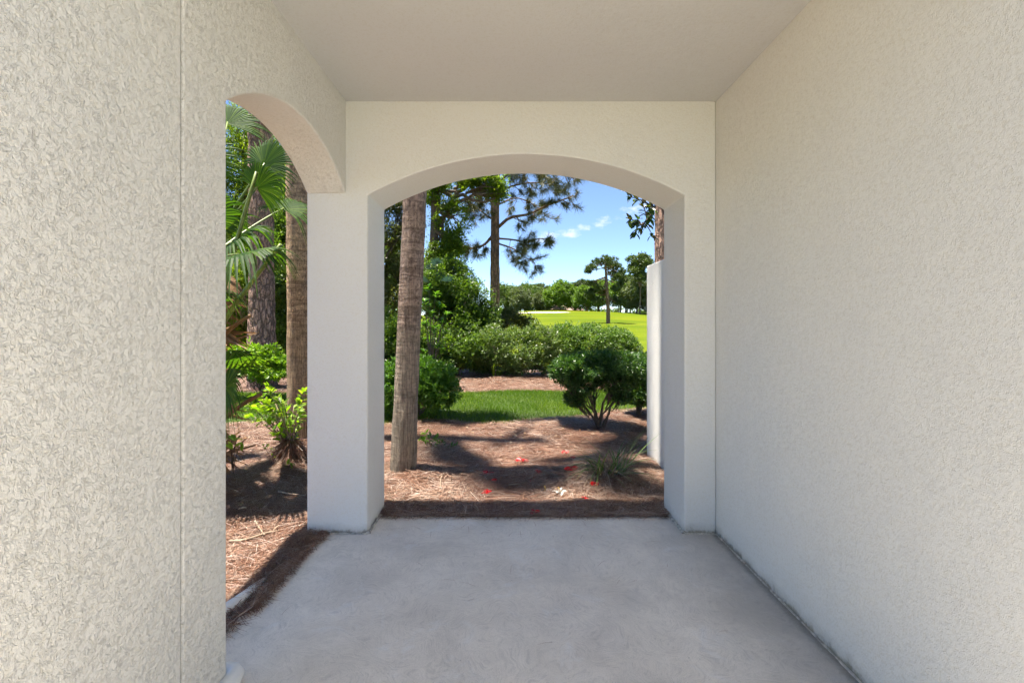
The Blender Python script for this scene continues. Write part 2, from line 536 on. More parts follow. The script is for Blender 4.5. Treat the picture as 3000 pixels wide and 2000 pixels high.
def pine_bark(name, plate, crack, sc=1.0):
    m, nt, b, out = mat_new(name); t = NT(nt)
    v = t.coord((15*sc, 15*sc, 4.6*sc))
    nn = t.new('ShaderNodeTexNoise'); nn.inputs['Scale'].default_value = 1.6; nn.inputs['Detail'].default_value = 3; t.l.new(v, nn.inputs['Vector'])
    vv = t.new('ShaderNodeVectorMath', operation='ADD'); s_ = t.new('ShaderNodeVectorMath', operation='SCALE'); s_.inputs['Scale'].default_value = 1.5
    t.l.new(nn.outputs['Color'], s_.inputs[0]); t.l.new(v, vv.inputs[0]); t.l.new(s_.outputs[0], vv.inputs[1])
    vo = t.new('ShaderNodeTexVoronoi', feature='DISTANCE_TO_EDGE'); vo.inputs['Scale'].default_value = 1.0; t.l.new(vv.outputs[0], vo.inputs['Vector'])
    vc = t.new('ShaderNodeTexVoronoi', feature='F1'); vc.inputs['Scale'].default_value = 1.0; t.l.new(vv.outputs[0], vc.inputs['Vector'])
    fl = t.noise(t.coord((60, 60, 22)), 1, 5, .65)
    pc = t.ramp(t.math('FRACT', vc.outputs['Distance']), [(.0, tuple(x*1.2 for x in plate)), (.7, tuple(x*.75 for x in plate))])
    pc = t.mix(.8, pc, t.ramp(fl, [(.35, (.55, .52, .52)), (.65, (1.35, 1.3, 1.25))]), 'MULTIPLY')
    e = t.ramp(vo.outputs['Distance'], [(.0, 0.0), (.10, .75), (.2, 1.0)])
    c = t.mix(e, crack, pc)
    t.l.new(c, b.inputs['Base Color']); b.inputs['Roughness'].default_value = .9
    h = t.math('ADD', e, t.math('MULTIPLY', fl, .35))
    t.l.new(t.bump(h, 1.0, .03), b.inputs['Normal'])
    return m


M['pine_bark'] = pine_bark('pine_bark', (.44, .28, .205), (.16, .10, .075))
M['pine_bark_red'] = pine_bark('pine_bark_red', (.33, .20, .14), (.12, .075, .055), .9)
M['pine_branch'] = plain_mat('pine_branch', (.17, .10, .065), .85, 9, .5, .6, 30)
M['twig'] = plain_mat('twig_bark', (.11, .08, .055), .85, 15, .4, .4, 50)
M['twig_pale'] = plain_mat('pale_twig', (.26, .19, .13), .8, 25, .35, .4, 60)
M['needles'] = leaf_mat('pine_needles', [(.030, .045, .012), (.05, .07, .016), (.085, .10, .025), (.14, .12, .035)], trans=.25, rough=.4, tcol=(1.4, 1.3, .5))
M['needles_far'] = leaf_mat('far_pine_needles', [(.035, .06, .018), (.06, .09, .025), (.09, .13, .03)], trans=.3, rough=.5)
M['oak_leaf'] = leaf_mat('oak_leaf', [(.06, .10, .012), (.10, .16, .016), (.16, .23, .02), (.23, .29, .03)], trans=.58, rough=.42)
M['dark_leaf'] = leaf_mat('dark_leaf', [(.04, .08, .016), (.065, .12, .02), (.09, .16, .025), (.14, .21, .03)], trans=.5, rough=.38)
M['olive_leaf'] = leaf_mat('olive_leaf', [(.05, .07, .02), (.085, .105, .03), (.13, .14, .05), (.17, .15, .07)], trans=.4, rough=.4)
M['hedge_leaf'] = leaf_mat('hedge_leaf', [(.03, .07, .014), (.05, .11, .018), (.10, .18, .03), (.15, .22, .05)], trans=.4, rough=.45)
M['hedge_pale'] = leaf_mat('pale_hedge_leaf', [(.05, .095, .02), (.085, .145, .03), (.13, .19, .05), (.19, .215, .10)], trans=.35, rough=.38)
M['azalea_leaf'] = leaf_mat('azalea_leaf', [(.04, .10, .012), (.065, .15, .016), (.09, .19, .02), (.13, .24, .03)], trans=.4, rough=.38)
M['bush_leaf'] = leaf_mat('bush_leaf', [(.03, .075, .02), (.045, .11, .024), (.07, .15, .03), (.10, .17, .05)], trans=.4, rough=.35)
M['lime_leaf'] = leaf_mat('lime_leaf', [(.10, .20, .015), (.16, .28, .02), (.24, .36, .03), (.30, .38, .05)], trans=.5, rough=.4)
M['magnolia_leaf'] = leaf_mat('magnolia_leaf', [(.025, .055, .014), (.045, .085, .018), (.07, .11, .02), (.17, .10, .04)], trans=.3, rough=.25)
M['sapling_leaf'] = leaf_mat('sapling_leaf', [(.04, .11, .015), (.06, .15, .018), (.10, .21, .025), (.17, .30, .04)], trans=.4, rough=.25)
M['far_leaf'] = leaf_mat('far_leaf', [(.045, .075, .02), (.07, .115, .026), (.10, .16, .03), (.14, .19, .05)], trans=.35, rough=.5)
M['far_leaf_pale'] = leaf_mat('far_pale_leaf', [(.09, .115, .06), (.12, .15, .075), (.16, .19, .09)], trans=.3, rough=.5)
M['far_leaf_lime'] = leaf_mat('far_lime_leaf', [(.08, .14, .02), (.12, .20, .03), (.16, .25, .04)], trans=.4, rough=.5)
M['frond'] = leaf_mat('palm_frond', [(.022, .06, .01), (.035, .085, .012), (.05, .11, .015), (.085, .15, .02)], trans=.5, rough=.55, tcol=(1.9, 1.9, .35), spec=.25)
M['frond_blue'] = leaf_mat('blue_frond', [(.045, .10, .075), (.07, .13, .10)], trans=.25, rough=.4, tcol=(1, 1.1, 1))
M['frond_dead'] = leaf_mat('dead_frond', [(.20, .11, .05), (.28, .16, .08), (.34, .22, .12)], trans=.25, rough=.6, tcol=(1.2, 1, .7))
M['petiole'] = plain_mat('petiole', (.15, .20, .04), .4, 8, .3)
M['strap_green'] = leaf_mat('strap_leaf_green', [(.05, .10, .02), (.08, .14, .03), (.13, .19, .06)], trans=.3, rough=.35)
M['strap_dead'] = leaf_mat('strap_leaf_dead', [(.20, .15, .09), (.30, .24, .16), (.40, .34, .27)], trans=.2, rough=.6, tcol=(1.1, 1, .9))
M['red_petal'] = leaf_mat('red_petal', [(.48, .002, .006), (.60, .004, .01), (.36, .002, .012)], trans=.3, rough=.45, tcol=(1.3, .8, .8))
M['white_petal'] = leaf_mat('white_petal', [(.72, .69, .62), (.80, .78, .73)], trans=.3, rough=.5, tcol=(1, 1, .95))
M['stamen'] = plain_mat('stamen', (.62, .42, .08), .6, 30, .2)
M['pvc'] = plain_mat('white_pvc', (.76, .76, .74), .35, 6, .04)
M['pvc_ring'] = plain_mat('pvc_shadow_ring', (.30, .30, .29), .5, 6, .1)
M['roof'] = plain_mat('roof_tile', (.30, .21, .16), .8, 12, .25, .4, 30)
M['house_wall'] = plain_mat('far_house_wall', (.30, .25, .20), .8, 1, .06)
M['glass'] = plain_mat('far_window', (.05, .06, .07), .1, 1, .1)


# ------------------------------------------------------------------ terrain
def terrain_z(x, y):
    x = np.asarray(x, float); y = np.asarray(y, float)
    ys = [-400, 14, 24, 38, 60, 80, 95, 112, 140, 900]
    zs = [-.06, -.06, 0.0, .28, 1.15, 2.5, 3.25, 2.6, 1.0, 1.0]
    z = np.interp(y, ys, zs)
    far = np.clip((y-30)/40, 0, 1)
    z = z + far*.42*np.sin(x*.115+.8)*np.exp(-((y-85)/40)**2)
    z = z + far*.2*np.sin(x*.05+y*.06)
    return z


xs = np.concatenate([np.linspace(-900, -60, 15)[:-1], np.linspace(-60, 90, 101), np.linspace(90, 900, 15)[1:]])
ysg = np.concatenate([np.linspace(-400, -10, 12)[:-1], np.linspace(-10, 160, 115), np.linspace(160, 1500, 14)[1:]])
gx, gy = np.meshgrid(xs, ysg)
gz = terrain_z(gx, gy)
nx, ny = len(xs), len(ysg)
ii = (np.arange(ny-1)[:, None]*nx+np.arange(nx-1)[None]).ravel()
g = Geo(); g.add(np.stack([gx, gy, gz], -1).reshape(-1, 3), np.stack([ii, ii+1, ii+nx+1, ii+nx], 1))
tag(g.build('ground', M['fairway']), kind='structure')


def bed_z(x, y):
    x = np.asarray(x, float); y = np.asarray(y, float); sh = x.shape
    n = (noise2(x*1.1, y*1.1, 3)-.5)*.05 + (noise2(x*4, y*4, 4)-.5)*.035 + (noise2(x*11, y*11, 5)-.5)*.022
    n = n.reshape(sh)
    # the straw is banked up round the shrubs and against the wing wall
    for cx, cy, r, h in ((-2.02, 4.18, .35, .12), (1.2, 4.2, .35, .06), (.65, 5.7, .5, .05), (-1.24, 6.2, .7, .05), (.82, 3.95, .35, .05), (-.95, 4.06, .3, .02), (-1.22, 2.75, .16, .035)):
        n = n + h*np.exp(-((x-cx)**2+(y-cy)**2)/r**2)
    return n-.012


# straw bed: rises a little over the soil, cut round the slab
xs = np.concatenate([np.linspace(-16, -4.6, 24)[:-1], np.linspace(-4.6, 3.4, 161), np.linspace(3.4, 14, 22)[1:]])
ysg = np.concatenate([np.linspace(-6, 1.2, 25)[:-1], np.linspace(1.2, 7.2, 121), np.linspace(7.2, 14.2, 42)[1:]])
gx, gy = np.meshgrid(xs, ysg)
gz = bed_z(gx, gy)
slab_in = (gx > -1.26) & (gx < 1.6) & (gy < 3.13)
gz = np.where(slab_in, -.04, gz)
edge = np.clip(np.minimum.reduce([gx+16, 14-gx, gy+6, 14.2-gy]), 0, .6)/.6
gz = gz*edge-.09*(1-edge)
nx, ny = len(xs), len(ysg)
ii = (np.arange(ny-1)[:, None]*nx+np.arange(nx-1)[None]).ravel()
g = Geo(); g.add(np.stack([gx, gy, gz], -1).reshape(-1, 3), np.stack([ii, ii+1, ii+nx+1, ii+nx], 1))
tag(g.build('pine_straw_bed', M['straw_ground']), kind='structure')

# lawn strip curving across the beds
LX = np.array([-9, -6, -2.5, -1, .2, 1.1, 1.9, 3, 5, 9.0])
LF = np.array([6.5, 6.2, 5.95, 5.98, 6.1, 6.5, 6.95, 7.6, 9, 11.2])
LB = np.array([8.4, 8.4, 8.5, 8.62, 8.72, 8.7, 8.75, 9.4, 10.8, 12.8])


def lawn_front(x): return np.interp(x, LX, LF)+.06*np.sin(np.asarray(x)*5.1)
def lawn_back(x): return np.interp(x, LX, LB)+.07*np.sin(np.asarray(x)*3.7+1)


lx = np.linspace(-9, 9, 121); tt = np.linspace(0, 1, 16)
gx = np.repeat(lx[None], 16, 0); gy = lawn_front(lx)[None]*(1-tt[:, None])+lawn_back(lx)[None]*tt[:, None]
gz = bed_z(gx, gy)*.35+.045*np.minimum(1, 8*np.minimum(tt, 1-tt))[:, None]-.004
nx, ny = 121, 16
ii = (np.arange(ny-1)[:, None]*nx+np.arange(nx-1)[None]).ravel()
g = Geo(); g.add(np.stack([gx, gy, gz], -1).reshape(-1, 3), np.stack([ii, ii+1, ii+nx+1, ii+nx], 1))
tag(g.build('lawn', M['lawn_soil']), kind='structure')
n = 95000
bx = RNG.uniform(-5.2, 3.4, n); t_ = RNG.random(n)
by = lawn_front(bx)*(1-t_)+lawn_back(bx)*t_ + RNG.normal(0, .06, n)
bz = bed_z(bx, by)*.35+.045*np.minimum(1, 8*np.minimum(t_, 1-t_))-.01
D = unit(np.stack([RNG.normal(0, .45, n), RNG.normal(0, .45, n), np.ones(n)], 1))
N = rand_dirs(n)*np.array((1, 1, .1))
hh = RNG.uniform(.035, .085, n)*(.75+.5*noise2(bx*2.5, by*2.5, 8))
g = Geo(); g.leaves(np.stack([bx, by, bz], 1), D, N, hh, RNG.uniform(.004, .008, n), T_NEEDLE, rnd=np.clip(.55*noise2(bx*1.3, by*1.3, 9)+.45*RNG.random(n), 0, .999))
tag(g.build('grass', M['grass']), 'bright green mown grass of the strip between two straw beds', 'grass', kind='stuff')


def bunker():
    c = W(1238, 722, 84); a = np.linspace(0, 2*np.pi, 40, endpoint=False)
    rr = 1+.22*np.sin(a*2+1)+.12*np.sin(a*5)
    g = Geo(); vs_ = [c]
    for k in (1.0, .6):
        x = c[0]+4.6*k*rr*np.cos(a); y = c[1]+3.2*k*rr*np.sin(a)
        vs_.append(np.stack([x, y, terrain_z(x, y)+.05], 1))
    c = np.array((c[0], c[1], float(terrain_z(c[0], c[1]))+.05))
    v = np.concatenate([c[None], vs_[1], vs_[2]])
    j = np.arange(40); j2 = (j+1) % 40
    g.add(v, np.stack([1+j, 1+j2, 41+j2, 41+j], 1), np.stack([np.zeros(40, int), 41+j, 41+j2], 1))
    return tag(g.build('sand_bunker', M['sand']), kind='structure')


bunker()

# ------------------------------------------------------------------ porch
D0, D1 = 2.889, 3.28           # inner and outer face of the arched end wall
XL, XLO, XR = -1.037, -1.286, 1.313
CEIL = 2.742


def arch_slab(a0, a1, o0, o1, spring, apex, z0, z1, n=44):
    """outline (u,z) columns of a wall with one segmental arched opening; returns list of (u, zlow, zhigh)"""
    c = (o0+o1)/2; half = (o1-o0)/2; rise = apex-spring
    rad = (half*half+rise*rise)/(2*rise)
    us = np.linspace(o0, o1, n+1)
    zs = apex-(rad-np.sqrt(rad*rad-(us-c)**2))
    return us, zs


def arch_wall(name, parent, mat, axis, u_rng, opening, spring, apex, z_rng, w_rng):
    us, zs = arch_slab(*u_rng, *opening, spring, apex, *z_rng)
    bm = bmesh.new()
    z0, z1 = z_rng
    def P(u, w, z): return bm.verts.new((u, w, z) if axis == 'x' else (w, u, z))
    outline = []
    if u_rng[0] < opening[0]-1e-6: outline += [(u_rng[0], z0), (opening[0], z0)]
    outline += list(zip(us, zs))
    if u_rng[1] > opening[1]+1e-6: outline += [(opening[1], z0), (u_rng[1], z0)]
    outline += [(u_rng[1], z1), (u_rng[0], z1)]
    A = [P(u, w_rng[0], z) for u, z in outline]; B = [P(u, w_rng[1], z) for u, z in outline]
    bm.faces.new(A); bm.faces.new(B[::-1])
    for k in range(len(A)):
        k2 = (k+1) % len(A)
        bm.faces.new((A[k2], A[k], B[k], B[k2]))
    bmesh.ops.recalc_face_normals(bm, faces=bm.faces)
    me = bpy.data.meshes.new(name); bm.to_mesh(me); bm.free(); me.materials.append(mat)
    o = bpy.data.objects.new(name, me); COL.objects.link(o); o.parent = parent
    bv = o.modifiers.new('edge', 'BEVEL'); bv.width = .011; bv.segments = 3; bv.limit_method = 'ANGLE'; bv.angle_limit = R(35); bv.harden_normals = True
    for p in me.polygons: p.use_smooth = True
    return o


def box(name, parent, mat, lo, hi, bev=.011, smooth=True):
    bm = bmesh.new()
    bmesh.ops.create_cube(bm, size=1)
    for v in bm.verts:
        v.co = Vector([(lo[i]+hi[i])/2+v.co[i]*(hi[i]-lo[i]) for i in range(3)])
    me = bpy.data.meshes.new(name); bm.to_mesh(me); bm.free(); me.materials.append(mat)
    o = bpy.data.objects.new(name, me); COL.objects.link(o)
    if parent is not None: o.parent = parent
    if bev:
        bv = o.modifiers.new('edge', 'BEVEL'); bv.width = bev; bv.segments = 3; bv.limit_method = 'ANGLE'; bv.angle_limit = R(35); bv.harden_normals = True
        for p in me.polygons: p.use_smooth = True
    return o


WT = 2.95      # top of the walls
Y0 = 0.2      # side wall and roof cut short, unseen, to let light into the porch
RY = 0.85
porch = thing('stucco_porch', 'off-white stucco porch with an arched end wall and an arched side opening', 'building')
arch_wall('arched_end_wall', porch, M['stucco_end'], 'x', (XLO, XR), (-.899, 1.112), 2.148, 2.408, (-.15, WT), (D0, D1))
# side wall: the plain panel up to the control joint, the narrow panel and the arched opening beside it
JY = 1.441
box('side_wall_panel', porch, M['stucco'], (XLO, Y0, -.15), (XL, JY-.004, WT), .004)
arch_wall('arched_side_wall', porch, M['stucco'], 'y', (JY+.004, D0), (1.672, D0), 2.154, 2.375, (-.15, WT), (XLO, XL))
M['joint'] = plain_mat('joint_shadow', (.13, .12, .105), .9, 40, .3)  # strip coloured dark for the shadow inside the joint
box('control_joint', porch, M['joint'], (XLO+.05, JY-.0038, -.1), (XL-.007, JY+.0038, WT-.05), 0)
box('right_wall', porch, M['stucco_side'], (XR, -1.0, -.15), (6.5, D1, WT), .011)
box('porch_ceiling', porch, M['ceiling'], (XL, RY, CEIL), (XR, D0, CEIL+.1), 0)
box('roof_deck', porch, M['roof'], (XLO-.63, RY-.02, WT), (6.9, D1+.06, WT+.12), .01)  # unseen overhang added on the left to keep sun off the slab
# beads of caulk where ceiling and walls meet, and the mortar fillet along the foot of the walls
def fillet(name, p0, p1, r, mat, seed=0, n=60):
    t_ = np.linspace(0, 1, n)[:, None]
    pts = np.asarray(p0)*(1-t_)+np.asarray(p1)*t_
    rr = r*(.55+.9*noise2(t_.ravel()*n*.35, np.full(n, seed), 12))
    g = Geo(); g.tube(pts, rr, 6, .5)
    return g.build(name, mat, porch, smooth=True)


M['mortar'] = plain_mat('dirty_mortar', (.46, .43, .37), .9, 40, .5, .8, 80)
fillet('mortar_fillet', (XR-.001, 1.0, -.002), (XR-.001, D0, -.002), .007, M['mortar'], 1, 110)
fillet('mortar_fillet', (1.112, D0-.002, -.002), (XR, D0-.002, -.002), .010, M['mortar'], 2, 30)
fillet('mortar_fillet', (1.11, D0, -.002), (1.11, D1, -.002), .014, M['mortar'], 3, 30)
fillet('mortar_fillet', (-.897, D0, -.002), (-.897, D1, -.002), .014, M['mortar'], 4, 30)
fillet('mortar_fillet', (-1.16, D0-.002, -.002), (-.90, D0-.002, -.002), .009, M['mortar'], 5, 30)

# wing wall beyond the end wall
wing = box('wing_wall', None, M['stucco_side'], (1.36, D1+.003, -.15), (1.56, 4.51, 1.895), .012)
tag(wing, 'low off-white stucco wing wall standing out beyond the arched end wall', 'wall')


# patio slab with a slightly ragged left-hand edge
def slab():
    bm = bmesh.new()
    ys_ = np.linspace(-4.3, 3.155, 75)  # unseen rear part lengthened to bounce sunlight into the porch
    left = -1.235+.02*(noise2(ys_*2.2, ys_*0, 21)-.5)*2+.03*np.clip((ys_-2.3)/.6, 0, 1)
    fx = np.linspace(-1.19, 1.313, 40)
    front = 3.15+.012*(noise2(fx*6, fx*0, 22)-.5)*2
    out = [(1.45, -4.3)]+[(1.45, 3.155)]+[(x, y) for x, y in zip(fx[::-1], front[::-1])]+[(x, y) for x, y in zip(left[::-1], ys_[::-1]) if y < 3.13]
    top = [bm.verts.new((x, y, 0)) for x, y in out]
    bot = [bm.verts.new((x, y, -.12)) for x, y in out]
    bm.faces.new(top)
    for k in range(len(top)):
        k2 = (k+1) % len(top)
        bm.faces.new((top[k], bot[k], bot[k2], top[k2]))
    bmesh.ops.recalc_face_normals(bm, faces=bm.faces)
    me = bpy.data.meshes.new('patio_slab'); bm.to_mesh(me); bm.free(); me.materials.append(M['concrete'])
    o = bpy.data.objects.new('patio_slab', me); COL.objects.link(o)
    bv = o.modifiers.new('edge', 'BEVEL'); bv.width = .008; bv.segments = 2; bv.limit_method = 'ANGLE'; bv.angle_limit = R(50)
    tag(o, kind='structure')


slab()


# white pipes at the side opening
def pipes():
    r = thing('drain_elbow', 'white plastic pipe elbow on the slab at the foot of the left wall', 'pipe', (-1.05, 1.69, 0))
    g = Geo()
    a = np.linspace(0, np.pi/2, 9)
    c = np.array((-1.045, 1.665, .032))
    pts = [c+np.array((-.09, .075, 0)), c+np.array((-.02, .075, 0))]
    pts = [(-1.10, 1.705, .034), (-1.066, 1.712, .034), (-1.04, 1.708, .034), (-1.022, 1.694, .034), (-1.016, 1.67, .034), (-1.018, 1.64, .034), (-1.024, 1.60, .034)]
    g.tube(pts, [.026, .029, .031, .031, .031, .030, .030], 20)
    g.build('elbow', M['pvc'], r)
    g = Geo(); g.tube([(-1.0241, 1.605, .034), (-1.026, 1.592, .034)], [.0315, .0315], 20); g.build('shadow_collar', M['pvc_ring'], r)  # last ring coloured dark, a painted shadow at the pipe joint
    g = Geo(); g.tube([(-1.026, 1.60, .034), (-1.03, 1.50, .034), (-1.036, 1.2, .034)], .0235, 20); g.build('pipe', M['pvc'], r)
    r = thing('drain_pipe', 'white drain pipe half buried in pine straw along the slab edge', 'pipe', (-1.3, 2.2, 0))
    g = Geo()
    pts = [(-1.345, 2.03, .004), (-1.318, 2.12, .004), (-1.298, 2.2, .001), (-1.288, 2.29, -.005), (-1.28, 2.38, -.014)]
    g.tube(pts, [.032, .032, .031, .028, .024], 18)
    g.build('pipe', M['pvc'], r)


pipes()


# ------------------------------------------------------------------ vegetation builders
def curve(p0, p1, bend=(0, 0, 0), n=8, wob=0.0):
    t_ = np.linspace(0, 1, n)[:, None]
    p0 = np.asarray(p0, float); p1 = np.asarray(p1, float)
    pts = p0*(1-t_)+p1*t_+4*t_*(1-t_)*np.asarray(bend, float)
    if wob:
        w = RNG.normal(0, wob, (n, 3)); w[0] = 0; w[-1] = 0
        pts = pts+w
    return pts


def blob_points(blobs, n, rmin=.5, rough=.3, thr=.0, freq=2.2, seed=1, stray=.05):
    """clustered points through a set of ellipsoids (centre, radii, weight), thicker towards the skin"""
    w = np.array([b[2] for b in blobs], float); w /= w.sum()
    P, O = [], []
    got = 0
    while got < n:
        m = int((n-got)*1.6)+20
        k = RNG.choice(len(blobs), m, p=w)
        C = np.array([b[0] for b in blobs], float)[k]; Rr = np.array([b[1] for b in blobs], float)[k]
        d = rand_dirs(m)
        r = rmin+(1-rmin)*RNG.random(m)**.6
        r = r*(1-rough+2*rough*noise3(d*2.3+k[:, None]*7.7, seed))
        r = np.where(RNG.random(m) < stray*min(1, rough/.3)**3, r*1.25, r)
        p = C+d*Rr*r[:, None]
        if thr:
            keep = noise3(p*freq, seed+5) > thr
            p = p[keep]; d = d[keep]; Rr = Rr[keep]
        P.append(p); O.append(unit(d/Rr)); got += len(p)
    return np.concatenate(P)[:n], np.concatenate(O)[:n]


def foliage(g, P, O, per, L, Wd, tmpl, spread, up=.25, out=.6, jit=.8, droop=0.0):
    n = len(P)*per
    C = np.repeat(P, per, 0); Oo = np.repeat(O, per, 0)
    D = unit(Oo*out+rand_dirs(n)*jit+np.array((0, 0, up)))
    base = C+rand_dirs(n)*spread*RNG.random(n)[:, None]
    Nn = unit(np.array((0, 0, 1.0))+Oo*.4+rand_dirs(n)*.65)
    D = unit(D+np.array((0, 0, -droop)))
    cr = np.repeat(RNG.random(len(P)), per)
    g.leaves(base, D, Nn, L*RNG.uniform(.65, 1.2, n), Wd*RNG.uniform(.7, 1.2, n), tmpl, rnd=np.clip(.5*cr+.5*RNG.random(n), 0, .999))


def leafy(name, label, cat, base, blobs, clusters, per, L, Wd, mat, stems=6, stem_r=.02, tmpl=T_LEAF, group=None,
          spread=.08, rmin=.5, thr=0, freq=2.2, up=.25, out=.6, jit=.8, droop=0, twigs=60, bark='twig', seed=1, trunk=None, rough=.3):
    base = np.asarray(base, float)
    r = thing(name, label, cat, base, group)
    P, O = blob_points(blobs, clusters, rmin, rough, thr, freq, seed)
    g = Geo()
    if trunk:
        top = np.asarray(trunk[0], float)
        tp = curve(base-np.array((0, 0, .1)), top, trunk[2] if len(trunk) > 2 else (0, 0, 0), 10, trunk[1]*.15)
        g.tube(tp, np.linspace(trunk[1]*1.15, trunk[1]*.6, 10), 10, .5, .06)
        fork = tp[-3:]
        for b in blobs:
            c = np.asarray(b[0], float)
            s_ = tp[RNG.integers(5, 10)]
            g.tube(curve(s_, c, (0, 0, -.08*np.linalg.norm(c-s_)), 7, .03*np.linalg.norm(c-s_)), np.linspace(trunk[1]*.5, trunk[1]*.14, 7), 6)
            near = P[np.argsort(np.linalg.norm(P-c, axis=1)+RNG.random(len(P))*1.5*np.max(b[1]))[:max(3, twigs//len(blobs))]]
            for q in near:
                m0 = c+(s_-c)*RNG.random()*.5
                g.tube(curve(m0, q, RNG.normal(0, .06, 3)*np.linalg.norm(q-m0), 5), np.linspace(trunk[1]*.14, trunk[1]*.03, 5), 4, cap=False)
    else:
        for k in range(stems):
            q = P[RNG.integers(len(P))]
            b0 = base+np.array((*RNG.normal(0, stem_r*1.8, 2), -.04))
            mid = b0+(q-b0)*.7
            g.tube(curve(b0, mid, (q-b0)*np.array((-.1, -.1, .06)), 7, .012), np.linspace(stem_r, stem_r*.5, 7), 6)
            for j in range(max(2, twigs//max(1, stems))):
                e = P[np.argmin(np.linalg.norm(P-mid, axis=1)+RNG.random(len(P))*.7*np.linalg.norm(q-b0))]
                s_ = b0+(mid-b0)*RNG.uniform(.45, 1)
                g.tube(curve(s_, e, RNG.normal(0, .05, 3)*np.linalg.norm(e-s_), 4), np.linspace(stem_r*.4, stem_r*.12, 4), 4, cap=False)
    g.build('trunk' if trunk else 'stems', M[bark], r)
    g = Geo()
    foliage(g, P, O, per, L, Wd, tmpl, spread, up, out, jit, droop)
    f = g.build('crown' if trunk else 'foliage', M[mat], r, smooth=False)
    f['kind'] = 'stuff'
    return r


def leaf_mesh(name, mat, L, Wd, tmpl=T_OVAL):
    g = Geo(); g.leaves(np.zeros((1, 3)), np.array([[0, 1., 0]]), np.array([[0, 0, 1.]]), L, Wd, tmpl, rnd=np.zeros(1))
    return g.mesh(name, mat, smooth=True)


def leaf_objects(parent, P, D, N, meshes, scale=1.0, name='leaf'):
    w0 = np.array(parent['_w'])
    D = unit(D); S = unit(np.cross(D, N)); N = np.cross(S, D)
    for k in range(len(P)):
        o = bpy.data.objects.new(name, meshes[k % len(meshes)]); COL.objects.link(o); o.parent = parent
        s_ = scale*random.uniform(.7, 1.15)
        m = Matrix(((S[k][0], D[k][0], N[k][0]), (S[k][1], D[k][1], N[k][1]), (S[k][2], D[k][2], N[k][2])))
        o.matrix_local = Matrix.Translation(Vector(P[k]-w0)) @ m.to_4x4() @ Matrix.Diagonal((s_, s_, s_, 1))


# ---- trunks
def trunk_mesh(path, rad, sides, amp, fz, fa, seed, steps=60, flute=0):
    path = np.asarray(path, float)
    s_ = np.linspace(0, 1, len(path)); t_ = np.linspace(0, 1, steps)
    pts = np.stack([np.interp(t_, s_, path[:, i]) for i in range(3)], 1)
    rr = np.interp(t_, np.linspace(0, 1, len(rad)), rad)
    a = np.arange(sides)/sides*2*np.pi
    Z = np.repeat(pts[:, 2], sides); A = np.tile(a, steps)
    nz = noise3(np.stack([np.cos(A)*fa, np.sin(A)*fa, Z*fz], 1), seed)-.5
    nz2 = noise3(np.stack([np.cos(A)*fa*3, np.sin(A)*fa*3, Z*fz*3], 1), seed+1)-.5
    rad_ = np.repeat(rr, sides)*(1+amp*(nz+.5*nz2)*2)
    v = np.repeat(pts, sides, 0)+np.stack([np.cos(A)*rad_, np.sin(A)*rad_, np.zeros_like(A)], 1)
    i = np.arange(steps-1)[:, None]*sides; j = np.arange(sides)[None]; j2 = (j+1) % sides
    q = np.stack([i+j, i+j2, i+sides+j2, i+sides+j], -1).reshape(-1, 4)
    g = Geo(); g.add(v, q)
    return g


# ---- fan palm fronds
def fan_frond(parent, root, hast, normal, L, nseg=34, arc=R(215), droop=.5, mat='frond', split=.55, pet_r=.012, roll=0, fold=.05):
    """one fan leaf: petiole from root to the hastula, blade of radiating folded segments"""
    root = np.asarray(root, float); hast = np.asarray(hast, float)
    d = unit(hast-root); n = unit(np.asarray(normal, float)-d*np.dot(normal, d)); s_ = np.cross(d, n)
    g = Geo()
    da = arc/nseg
    for k in range(nseg):
        a = -arc/2+da*(k+.5)
        ln = L*(.80+.2*math.cos(a*.75))*random.uniform(.93, 1.05)
        dr = droop*random.uniform(.6, 1.5)
        tw = random.uniform(-.04, .04)
        rows = []
        for f in (0.02, .2, .4, split, .72, .87, 1.0):
            hw = math.tan(da/2)*f*ln*1.02
            if f > split: hw = math.tan(da/2)*split*ln*max(0.04, 1-(f-split)/(1-split))**.8
            aa = a+tw*max(0, f-split)*3
            rad = math.cos(aa)*d+math.sin(aa)*s_
            tan_ = -math.sin(aa)*d+math.cos(aa)*s_
            c = hast+rad*f*ln*(1-.12*dr*max(0, f-.4))+n*(-.10*ln*f*f*(1-math.cos(a)*.4)) + np.array((0, 0, -1.))*dr*ln*max(0, f-.42)**2*1.6
            fo = fold*hw*7*(1 if f <= split else .8)
            rows += [c-tan_*hw-n*fo*.5, c+n*fo*.5, c+tan_*hw-n*fo*.5]
        q = []
        for i in range(6):
            b = i*3
            q += [(b, b+1, b+4, b+3), (b+1, b+2, b+5, b+4)]
        g.add(rows, q, None, random.random())
    fr = g.build('frond', M[mat], parent, smooth=False)
    g = Geo()
    mid = (root+hast)/2+np.array((0, 0, .06*np.linalg.norm(hast-root)))
    t_ = np.linspace(0, 1, 9)[:, None]
    pts = (1-t_)**2*root+2*t_*(1-t_)*mid+t_**2*(hast+d*.05*L)
    g.tube(pts, np.linspace(pet_r*1.4, pet_r*.6, 9), 7)
    me = g.mesh('petiole', M['petiole'] if mat != 'frond_dead' else M['frond_dead'], parent['_w'])
    o = bpy.data.objects.new('petiole', me); COL.objects.link(o); o.parent = fr
    return fr


